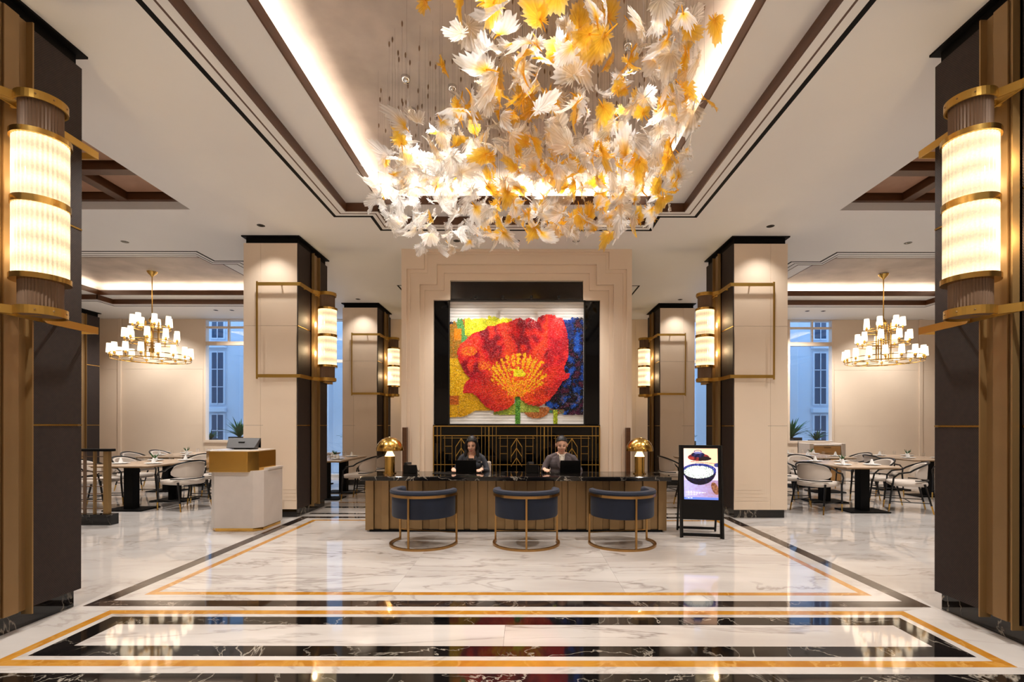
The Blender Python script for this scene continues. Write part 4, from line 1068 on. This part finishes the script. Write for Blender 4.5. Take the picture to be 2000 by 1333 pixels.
# lit picture
sw, z0s, z1s = .205, .475, 1.115; nx_, nz_ = 84, 150; vs = []; cs = []; fs = []; rs = random.Random(9)
def scol(u, v):
    """u 0..1 left-right, v 0..1 top-bottom"""
    c = mixc((235, 214, 214), (246, 196, 160), u-.1+(.5-v)) if v < .35 else mixc((196, 186, 226), (214, 196, 214), u)
    n = nz(u*10, v*18, 1.3, 2)
    if v > .62: c = mixc((170, 170, 230), (150, 120, 150), u*.9+n*.4)
    fine = nz(u*34, v*60, 1, 4)
    if ((u-.44)/.32)**2+((v-.175)/.075)**2 < 1: c = mixc((150, 50, 44), (60, 22, 30), .5+n+u-.4)
    if ((u-.52)/.30)**2+((v-.20)/.045)**2 < 1 and u > .45: c = (24, 14, 22)
    if ((u-.42)/.20)**2+((v-.125)/.055)**2 < 1: c = mixc((34, 40, 96), (12, 12, 36), .5+n)
    if ((u-.42)/.12)**2+((v-.085)/.02)**2 < 1: c = (110, 116, 170)
    e_ = ((u-.42)/.11)**2+((v-.065)/.032)**2
    if .6 < e_ < 1.2 and v < .07: c = (40, 50, 110)
    if abs((v-.275)-.05*(u-.5)) < .006 and u > .2: c = (190, 110, 96)
    d = ((u-.46)/.49)**2+((v-.43)/.135)**2
    bowl = v > .43 and ((u-.46)/.49)**2+((v-.43)/.285)**2 < 1
    if bowl: c = mixc((20, 20, 60), (8, 8, 24), .5+n+(v-.5)*2)
    if d < 1: c = mixc((22, 32, 110), (120, 140, 210), .35+fine*.9 if .72 < d < .86 else .1+n*.6)
    d2 = ((u-.44)/.44)**2+((v-.465)/.125)**2
    if d2 < 1:
        c = mixc((236, 240, 240), (70, 110, 90), max(0, fine*2.4-.35+.35*d2)); 
        if fine < -.32: c = (60, 62, 84)
        if d2 < .22: c = mixc((255, 252, 244), (226, 226, 210), .3+fine)
    if ((u-.90-(v-.76)*.45)/.10)**2+((v-.78)/.12)**2 < 1: c = mixc((96, 56, 40), (160, 110, 80), .4+n)
    if ((u-.98)/.09)**2+((v-.325)/.04)**2 < 1: c = (50, 60, 120)
    if v > .955: c = (90, 120, 220)
    if u < .66 and .07 < u:
        for (va, vb, ue, a) in ((.835, .843, .30, .7), (.858, .872, .62, 1), (.884, .892, .46, .8), (.903, .911, .38, .8), (.966, .976, .25, .8)):
            if va < v < vb and u < ue and (int(u*60) % 5 != 0): c = mixc(c, (245, 245, 250), a)
    return lin([max(0, min(255, q)) for q in c])
for j in range(nz_+1):
    for i in range(nx_+1):
        u, v = i/nx_, j/nz_; z = z1s+(z0s-z1s)*v
        vs.append((-sw+2*sw*u, sy(z)-.004, z)); cs.append((*scol(u, v), 1))
for j in range(nz_):
    for i in range(nx_): fs.append((j*(nx_+1)+i, (j+1)*(nx_+1)+i, (j+1)*(nx_+1)+i+1, j*(nx_+1)+i+1))
me = bpy.data.meshes.new('lit_screen'); me.from_pydata(vs, [], fs); at = me.color_attributes.new('Col', 'FLOAT_COLOR', 'POINT')
at.data.foreach_set('color', [q for c in cs for q in c]); me.materials.append(M['screen']); tag(link('lit_screen', me, sg), 'lit screen picture of a noodle bowl with a pot behind and a text line')

# ------------------------------------------------------------------ low railing at left
rl_ = thing('low_railing', 'bronze railing with dark handrail on a black marble curb, by the near left column', 'railing', (-6.6, 6.93, 0))
MB().box(-.85, .82, -.07, .07, 0, .15).build('marble_curb', M['black'], rl_, bevel=.003)
MB().box(-.85, .80, -.045, .045, 1.03, 1.065).build('handrail', M['blackpaint'], rl_, bevel=.006)
for x in (-.6, -.1, .40): MB().box(x-.014, x+.014, -.014, .014, .15, 1.03).build('post', M['fluted'], rl_)
MB().box(.68, .75, -.03, .03, .15, 1.03).build('post', M['bronze'], rl_, bevel=.003)
MB().box(.53, .55, -.02, .02, .15, 1.03).build('post', M['bronze'], rl_)
for k in range(8): z = .22+k*.105; MB().box(-.85, .68, -.006, .006, z-.006, z+.006).build('slat', M['fluted'], rl_)
MB().box(.18, .26, -.14, -.075, 0, 1.0).build('end_post', M['bronze'], rl_, bevel=.003)

# ================================================================== DINING FURNITURE
def dining_chair():
    """faces +Y"""
    t = thing('dining_chair', 'x', 'chair')
    seat = [(-.24, .24), (-.26, 0), (-.22, -.22), (-.12, -.27), (.12, -.27), (.22, -.22), (.26, 0), (.24, .24)]
    MB().prism(seat, .42, .50).build('seat', M['fabric'], t, smooth=True, bevel=.03)
    vs = []; fs = []; n = 16
    for i in range(n+1):
        q = i/n; a = radians(200+140*q); e = sin(pi*q)**.45
        for (r, z) in ((.275, .53+.05*(1-e)), (.29, .54+.05*(1-e)), (.30, .60+.13*e), (.30, .64+.155*e), (.285, .65+.155*e), (.262, .64+.15*e), (.258, .58+.05*e)):
            vs.append((r*1.0*cos(a), r*sin(a)*.98+.01, z))
    m = 7
    for i in range(n):
        for j in range(m): fs.append((i*m+j, (i+1)*m+j, (i+1)*m+(j+1) % m, i*m+(j+1) % m))
    fs += [tuple(range(m)), tuple(n*m+j for j in range(m-1, -1, -1))]
    MB().add(vs, fs).build('backrest', M['fabric'], t, smooth=True)
    rail = []
    for i in range(17):
        q = i/16; a = radians(180+180*q); e = sin(pi*q)
        rail.append((.315*cos(a), .30*sin(a)+.0, .66+.155*e**.8))
    pre = [(-.27, .22, .42), (-.30, .21, .56), (-.315, .14, .635)]
    path = pre+rail+[(-x, y, z) for x, y, z in pre[::-1]]
    MB().tube(path, .014, 7).build('arm_rail', M['blackmetal'], t, smooth=True)
    MB().tube([(.285*cos(radians(195+150*i/12)), .29*sin(radians(195+150*i/12)), .52) for i in range(13)], .01, 6).build('lower_rail', M['blackmetal'], t, smooth=True)
    for s in (-1, 1):
        for (xt, yt, xb, yb) in ((.27, .22, .25, .27), (.24, -.20, .27, -.31)):
            l = MB().tube([(s*xt, yt, .47), (s*(xt*.25+xb*.75), yt*.25+yb*.75, .13)], [.017, .013], 7).build('leg', M['blackmetal'], t, smooth=True)
            MB().tube([(s*(xt*.25+xb*.75), yt*.25+yb*.75, .13), (s*xb, yb, 0)], [.0135, .010], 7).build('brass_tip', M['brass'], l, smooth=True)
        MB().tube([(s*.255, .255, .17), (s*.262, -.28, .17)], .008, 6).build('stretcher', M['blackmetal'], t)
    MB().tube([(-.24, -.02, .17), (.24, -.02, .17)], .008, 6).build('stretcher', M['blackmetal'], t)
    return t
dchair = dining_chair(); first = [True]
def put_chair(x, y, deg, lab):
    """deg: direction the sitter faces, 0=+Y, 90=-X, -90=+X"""
    if first[0]: o = dchair; first[0] = False
    else: o = copy_tree(dchair)
    o.location = (x, y, 0); o.rotation_euler = (0, 0, radians(deg)); o['label'] = lab; o['group'] = 'cream dining chairs with black frames'
plate_me = MB().lathe([(.0, 0), (.07, 0), (.13, .015), (.128, .018), (.07, .006), (0, .006)], 24).mesh('plate'); plate_me.materials.append(M['porcelain'])
nap_me = MB().lathe([(.03, 0), (.035, .02), (.012, .09), (.0, .095)], 7).mesh('napkin'); nap_me.materials.append(M['porcelain'])
gl_me = MB().lathe([(.03, 0), (.034, .1), (.031, .1), (.027, .004), (0, .004)], 14, cap=False).mesh('tumbler'); gl_me.materials.append(M['glass'])
def table(x0, x1, y0, y1, lab, where, ped=None):
    cx, cy = (x0+x1)/2, (y0+y1)/2; t = thing('dining_table', lab, 'table', (cx, cy, 0), 0, 'dining tables')
    MB().box(x0-cx, x1-cx, y0-cy, y1-cy, .725, .75).build('table_top', M['tabletop'], t, bevel=.008)
    MB().box(x0-cx+.02, x1-cx-.02, y0-cy+.02, y1-cy-.02, .71, .725).build('under_edge', M['bronze'], t)
    for yy in (y0-cy+.28, y1-cy-.28):
        MB().box(-.075, .075, yy-.075, yy+.075, .02, .71).build('pedestal', M['blackpaint'], t, bevel=.004)
        MB().box(-.32, .32, yy-.22, yy+.22, 0, .02).build('base_plate', M['blackpaint'], t, bevel=.004)
    ny = max(1, round((y1-y0)/.75))
    for s in (-1, 1):
        for k in range(ny):
            px = cx+s*((x1-x0)/2-.2); py = y0+(k+.5)*(y1-y0)/ny
            pos = ('left' if s < 0 else 'right')+' side, '+('near end' if k == 0 else 'far end' if k == ny-1 else 'middle')
            o = link('plate', plate_me, loc=(px, py, .75)); tag(o, 'small white plate on %s, %s' % (where, pos), 'plate', 'place settings on '+where)
            o = link('napkin', nap_me, loc=(px, py, .757)); tag(o, 'folded white napkin on %s, %s' % (where, pos), 'napkin', 'napkins on '+where)
            o = link('tumbler', gl_me, loc=(px-s*.18, py+.13, .75)); tag(o, 'clear tumbler on %s, %s' % (where, pos), 'glass', 'tumblers on '+where)
    v = thing('bud_vase', 'little white vase with green sprig on %s' % where, 'vase', (cx, cy, .75))
    MB().lathe([(.0, 0), (.03, 0), (.036, .03), (.015, .06), (.018, .07)], 14).build('vase_body', M['porcelain'], v, smooth=True)
    r = random.Random(int(cx*100)); mb = MB()
    for k in range(7):
        a = r.uniform(0, 2*pi); mb.tube([(0, 0, .06), (.03*cos(a), .03*sin(a), .1), (.06*cos(a), .06*sin(a), .12+r.uniform(0, .05))], [.004, .009, .002], 5)
    mb.build('sprig', M['leafplant'], v)
table(-7.0, -6.05, 7.88, 9.45, 'nearest dining table on the left, beyond the bronze railing', 'the nearest left table')
table(-8.1, -7.1, 10.2, 11.9, 'rear dining table on the left, under the chandelier', 'the rear left table')
table(-5.4, -4.45, 10.2, 11.9, 'rear dining table on the left, behind the podium', 'the rear table behind the podium')
table(-4.2, -3.4, 9.1, 10.6, 'dining table partly hidden between the left column and the desk', 'the table left of the desk')
table(5.12, 6.0, 7.82, 9.4, 'nearest dining table on the right, beside the column', 'the nearest right table')
table(5.9, 6.9, 10.2, 11.8, 'rear dining table on the right, nearer the window', 'the rear right table')
table(7.6, 8.6, 9.6, 11.2, 'rear dining table on the far right', 'the far right table')
table(3.2, 4.0, 9.1, 10.6, 'dining table hidden behind the digital sign', 'the table behind the sign')
L_ = [(-5.72, 8.25, 70, 'cream dining chair nearest the podium, at the near left table'),
      (-5.75, 9.1, 90, 'cream dining chair just behind the podium, far side of the near left table'),
      (-7.28, 8.35, -80, 'cream dining chair behind the bronze railing, at the near left table'),
      (-7.3, 9.15, -90, 'second dining chair behind the bronze railing, farther in'),
      (-6.55, 9.85, 180, 'cream dining chair at the far end of the near left table'),
      (-8.4, 10.7, -90, 'chair on the outer side of the rear left table, near end'),
      (-8.4, 11.5, -90, 'chair on the outer side of the rear left table, far end'),
      (-6.78, 10.6, 90, 'chair on the inner side of the rear left table, near end'),
      (-6.78, 11.4, 90, 'chair on the inner side of the rear left table, far end'),
      (-5.72, 10.75, -90, 'chair at the outer side of the rear table behind the podium'),
      (-5.72, 11.5, -90, 'farther chair at the outer side of the rear table behind the podium'),
      (-3.1, 9.3, 84, 'cream dining chair just left of the desk, nearer one'),
      (-3.12, 10.15, 90, 'cream dining chair just left of the desk, farther one'),
      (4.82, 8.1, -60, 'cream dining chair at the near right table, left front side'),
      (4.78, 8.95, -90, 'cream dining chair beside the right column, partly hidden'),
      (6.32, 8.15, 62, 'cream dining chair at the near right table, right front side'),
      (6.36, 8.95, 90, 'cream dining chair at the near right table, right rear side'),
      (5.55, 9.78, 180, 'cream dining chair at the far end of the near right table'),
      (5.55, 10.7, -90, 'chair on the left side of the rear right table, near end'),
      (5.55, 11.4, -90, 'chair on the left side of the rear right table, far end'),
      (7.22, 10.75, 90, 'chair on the right side of the rear right table'),
      (7.25, 10.0, -90, 'chair on the left side of the far right table'),
      (8.1, 9.2, 0, 'chair at the near end of the far right table'),
      (2.9, 9.55, -84, 'cream dining chair between the desk and the digital sign, farther left'),
      (3.0, 8.55, -84, 'cream dining chair right behind the digital sign')]
for c in L_: put_chair(*c)
# sideboard
sb = thing('sideboard', 'cream sideboard with two oak drawers behind the right dining tables', 'cabinet', (7.36, 12.2, 0)); sb.scale = (.8, 1, 1)
MB().box(-.52, .52, -.22, .25, 0, .92).build('body', M['cream'], sb, bevel=.004)
MB().box(-.55, -.42, -.26, .27, 0, .98).box(.42, .55, -.26, .27, 0, .98).box(-.55, .55, .22, .27, 0, 1.03).build('surround', M['fabric'], sb, bevel=.01)
MB().box(-.42, .42, -.24, .22, .92, .95).build('top', M['stonewhite'], sb)
for z in (.56, .74):
    d = MB().box(-.41, .41, -.245, -.22, z+.004, z+.172).build('drawer', M['oak'], sb, bevel=.003)
    MB().box(-.1, .1, -.262, -.245, z+.13, z+.14).build('handle', M['blackmetal'], d)
MB().box(-.41, .41, -.24, -.22, .05, .55).build('door', M['oak'], sb, bevel=.003)

# ================================================================== PEOPLE
def capsule_chain(mb, pts, rs, n=12):
    mb.tube(pts, rs, n)
    for p, r in zip(pts, rs): mb.ell(p, (r, r, r), 12, 8)
def make_hand(mb, wrist, dirv, s, sc=1.0):
    """flat relaxed hand, palm down; s=+1 thumb towards +side"""
    d = Vector(dirv).normalized(); side = Vector((0, 0, 1)).cross(d).normalized()*s; W_ = Vector(wrist)
    up = Vector((0, 0, 1))
    pc = W_+d*.045*sc
    R = Matrix((( side.x, d.x, 0), (side.y, d.y, 0), (side.z, d.z, 1)))
    mb.ell(pc, (.040*sc, .052*sc, .016*sc), 14, 8, R)
    for k, (o, L) in enumerate(((.030, .072), (.010, .080), (-.010, .074), (-.029, .058))):
        b0 = W_+d*.075*sc+side*o*sc
        p1 = b0+d*L*.45*sc+side*o*.1*sc+up*.008; p2 = p1+d*L*.30*sc-up*.006; p3 = p2+d*L*.2*sc-up*.012
        capsule_chain(mb, [b0, p1, p2, p3], [.0098*sc, .009*sc, .0082*sc, .007*sc], 8)
    b0 = W_+d*.02*sc+side*.03*sc; p1 = b0+d*.028*sc+side*.026*sc; p2 = p1+d*.026*sc+side*.008*sc
    capsule_chain(mb, [b0, p1, p2], [.013*sc, .0105*sc, .0085*sc], 8)
def person(x, y, rz, label, woman):
    t = thing('person', label, 'person', (x, y, 0), rz)
    k = .93 if woman else 1.0; mb = MB()
    sw_ = .150 if woman else .172
    # pelvis and torso (ellipsoids joined by the remesh), facing -Y
    mb.ell((0, .02, .50), (.175*k, .14, .11)); mb.ell((0, .015, .60), (.145*k if woman else .16, .105, .13)); mb.ell((0, 0, .72), (.14*k if woman else .17, .10, .15))
    mb.ell((0, -.005, .84), (.165*k if woman else .185, .108, .13)); mb.ell((0, .0, .915), (sw_*.98, .085, .06))
    if woman: mb.ell((.065, -.075, .82), (.06, .05, .055)); mb.ell((-.065, -.075, .82), (.06, .05, .055))
    capsule_chain(mb, [(0, .01, .93), (0, -.005, 1.01), (0, -.02, 1.06)], [.062, .048 if woman else .056, .048])
    for s in (-1, 1): capsule_chain(mb, [(s*.03, .01, .985), (s*.10, .01, .957), (s*sw_*.95, .005, .928)], [.040, .046, .046])
    # head tilted down to the laptop
    HT = Matrix.Rotation(radians(17), 3, 'X') @ Matrix.Scale(1.07 if woman else 1.10, 3); hc = Vector((0, -.04, 1.118 if woman else 1.122))
    mb.ell(hc+HT @ Vector((0, .012, .03)), (.072*k, .088, .085), 18, 14, HT); mb.ell(hc+HT @ Vector((0, -.018, -.03)), (.056*k, .066, .072), 16, 12, HT)
    mb.ell(hc+HT @ Vector((0, -.045, -.083)), (.028, .028, .020), 12, 8, HT)
    mb.ell(hc+HT @ Vector((0, -.088, -.012)), (.011, .016, .022), 10, 8, HT); mb.ell(hc+HT @ Vector((0, -.083, .012)), (.007, .010, .026), 8, 6, HT)
    mb.ell(hc+HT @ Vector((.030, -.062, -.022)), (.020, .018, .018), 10, 8, HT); mb.ell(hc+HT @ Vector((-.030, -.062, -.022)), (.020, .018, .018), 10, 8, HT)
    for s in (-1, 1): mb.ell(hc+HT @ Vector((s*.074*k, .008, -.005)), (.010, .020, .030), 10, 8, HT)
    hands = []
    for s in (-1, 1):
        sh = (s*sw_, .0, .922); 
        if woman: el = (s*.228, -.06, .745); wr = (s*.165 if s > 0 else s*.215, -.27, .785) if s > 0 else (-.235, -.27, .785)
        else: el = (s*.262, -.06, .75); wr = (.16, -.26, .79) if s > 0 else (-.26, -.30, .79)
        capsule_chain(mb, [sh, ((sh[0]+el[0])/2+s*.01, (sh[1]+el[1])/2+.01, (sh[2]+el[2])/2), el], [.053 if not woman else .046, .048 if not woman else .041, .043 if not woman else .037])
        capsule_chain(mb, [el, ((el[0]+wr[0])/2, (el[1]+wr[1])/2, (el[2]+wr[2])/2), wr], [.043 if not woman else .037, .038 if not woman else .032, .027])
        dv = (-s*.25, -1, -.12); make_hand(mb, wr, dv, -s, .95*k); hands.append(wr)
        hip = (s*.09, -.02, .50); kn = (s*.11, -.40, .49); an = (s*.12, -.37, .08)
        capsule_chain(mb, [hip, (s*.10, -.2, .505), kn], [.085*k, .075*k, .055*k]); capsule_chain(mb, [kn, (s*.115, -.375, .30), an], [.055*k, .05*k, .036])
        capsule_chain(mb, [an, (s*.12, -.45, .04), (s*.12, -.52, .03)], [.036, .036, .028])
    me = mb.mesh('body_raw'); tmp = bpy.data.objects.new('tmp', me); COL.objects.link(tmp)
    rm = tmp.modifiers.new('r', 'REMESH'); rm.mode = 'VOXEL'; rm.voxel_size = .0062; rm.use_smooth_shade = True
    sm = tmp.modifiers.new('s', 'SMOOTH'); sm.iterations = 2; sm.factor = .4
    dg = bpy.context.evaluated_depsgraph_get(); ev = tmp.evaluated_get(dg); bme = bpy.data.meshes.new_from_object(ev); bme.name = 'body'
    bpy.data.objects.remove(tmp)
    bme.materials.clear()
    jk = M['jacketw'] if woman else M['jacketm']
    for q in (M['skin'], jk, M['innerblack']): bme.materials.append(q)
    idx = []
    for p in bme.polygons:
        c = p.center; m_ = 1
        if c.z > .975+(.0 if abs(c.x) < .06 else .03): m_ = 0
        elif c.z > .90 and c.y < -.02 and abs(c.x) < (c.z-.84)*.42: m_ = 0
        for h in hands:
            if (Vector(h)-c).dot(Vector((0, 1, 0))) > .0 and (Vector(h)-c).length < .2 and c.z > .70: m_ = 0
        if c.z < .60 and c.y < -.08 and c.z < .58: m_ = 2
        if c.z < .07: m_ = 2
        idx.append(m_)
    bme.polygons.foreach_set('material_index', idx)
    link('body', bme, t)
    P = lambda x_, y_, z_: tuple(hc+HT @ Vector((x_, y_, z_)))
    for s in (-1, 1):
        MB().ell(P(s*.028*k, -.071, .006), (.012, .005, .0045), 10, 8, HT).build('eye', M['eye'], t, smooth=True)
        MB().tube([P(s*.015, -.079, .022), P(s*.028, -.079, .027), P(s*.043, -.070, .021)], .0028, 6).build('eyebrow', M['hair'], t, smooth=True)
    MB().tube([P(-.022, -.073, -.050), P(-.01, -.081, -.056), P(.01, -.081, -.056), P(.022, -.073, -.050)], [.002, .005, .005, .002], 8).build('mouth', M['lip'] if woman else M['lipm'], t, smooth=True)
    # hair shell
    vs = []; fs = []; na, nb = 28, 12
    for j in range(nb+1):
        th = (pi*.60)*j/nb
        for i in range(na):
            a = 2*pi*i/na; front = max(0, -sin(a))
            tt = th*(1-(.44 if woman else .50)*front**.8+.07*mn.noise(Vector((cos(a)*4, sin(a)*4, 1)))) if th > .3 else th
            if not woman and front < .3: tt = min(tt, pi*.60)
            v = Vector((.079*k*sin(tt)*cos(a), .012+.097*sin(tt)*sin(a), (.03+.101*cos(tt)) if woman else (.03+.094*cos(tt)))); v *= 1+.03*mn.noise(Vector((cos(a)*2, sin(a)*2, tt*2)))+.012*mn.noise(Vector((cos(a)*9, sin(a)*9, tt))); vs.append(tuple(hc+HT @ v))
    for j in range(nb):
        for i in range(na): fs.append((j*na+i, (j+1)*na+i, (j+1)*na+(i+1) % na, j*na+(i+1) % na))
    h = MB().add(vs, fs)
    if woman:
        for s in (-1, 1):
            h.tube([P(s*.045, -.045, .085), P(s*.074, -.030, .03), P(s*.082, -.01, -.04), (s*.080, -.035, 1.03), (s*.086, -.055, .985), (s*.09, -.07, .945)], [.016, .022, .026, .03, .026, .008], 10)
        h.tube([P(0, .07, .05), (0, .06, 1.1), (0, .075, .98), (0, .09, .88)], [.06, .075, .075, .04], 12)
    ho = h.build('hair', M['hair'], t, smooth=True)
    so = ho.modifiers.new('s', 'SOLIDIFY'); so.thickness = .006
    # clothing details
    if woman:
        for s in (-1, 1): MB().add([(s*.010, -.128, .80), (s*.040, -.118, .93), (s*.055, -.085, .985), (s*.085, -.095, .93), (s*.045, -.132, .82)], [(0, 1, 2, 3, 4)]).build('lapel', M['jacketw'], t).modifiers.new('s', 'SOLIDIFY').thickness = .008
        MB().add([(-.035, -.112, .93), (.035, -.112, .93), (.0, -.128, .82)], [(0, 2, 1)]).build('black_top', M['innerblack'], t).modifiers.new('s', 'SOLIDIFY').thickness = .004
        MB().box(.095, .155, -.118, -.112, .865, .885).build('name_badge', M['chrome'], t, bevel=.001)
        for s in (-1, 1): MB().tube([(s*.035, -.07, .985), (s*.05, -.118, .92), (s*.045, -.135, .84)], .0025, 5).build('lanyard', M['brass'], t)
    else:
        MB().add([(-.048, -.075, .985), (.048, -.075, .985), (.03, -.118, .85), (.0, -.124, .77), (-.03, -.118, .85)], [(0, 4, 3, 2, 1)]).build('shirt_front', M['shirt'], t).modifiers.new('s', 'SOLIDIFY').thickness = .01
        MB().tube([(.0, -.098, .965), (0, -.122, .90), (0, -.132, .79)], 0, flat=(.026, .006)).build('pale_tie', M['fabric'], t)
        for s in (-1, 1): MB().add([(s*.012, -.132, .76), (s*.034, -.128, .90), (s*.045, -.085, .992), (s*.082, -.09, .95), (s*.06, -.135, .82)], [(0, 1, 2, 3, 4)]).build('lapel', M['jacketm'], t).modifiers.new('s', 'SOLIDIFY').thickness = .01
        for s in (-1, 1): MB().add([(s*.0, -.10, .965), (s*.05, -.075, .965), (s*.055, -.04, 1.005), (s*.02, -.085, .99)], [(0, 1, 2, 3)]).build('collar', M['shirt'], t).modifiers.new('s', 'SOLIDIFY').thickness = .005
        MB().box(.085, .15, -.122, -.114, .865, .88).build('name_badge', M['chrome'], t, bevel=.001)
    return t
def office_chair(x, y, lab):
    t = thing('office_chair', lab, 'chair', (x, y, 0), 0, 'chairs of the receptionists')
    MB().box(-.24, .24, -.22, .22, .33, .40).build('seat', M['fabric'], t, bevel=.03)
    MB().box(-.22, .22, .20, .25, .44, .86).build('backrest', M['fabric'], t, bevel=.02)
    for s in (-1, 1): MB().tube([(s*.26, .2, .40), (s*.27, .16, .66), (s*.27, -.1, .66)], .014).build('armrest', M['fabric'], t)
    MB().tube([(0, 0, .05), (0, 0, .34)], .025).build('gas_post', M['chrome'], t)
    MB().tube([(0, .22, .36), (0, .24, .5)], .015).build('back_post', M['blackmetal'], t)
    for k in range(5):
        a = 2*pi*k/5; l = MB().tube([(0, 0, .08), (.26*cos(a), .26*sin(a), .06)], [.02, .012], 6).build('leg', M['chrome'], t)
        MB().ell((.26*cos(a), .26*sin(a), .028), (.026, .026, .026), 10, 8).build('castor', M['blackplastic'], l)
office_chair(-.73, 7.22, 'cream office chair under the seated woman'); office_chair(.60, 7.22, 'office chair under the seated man')
person(-.77, 7.18, 0, 'person with long dark hair in a charcoal jacket, smiling, seated at a laptop', True)
person(.535, 7.18, 0, 'person with short dark hair in a grey suit and white shirt, seated at a laptop', False)
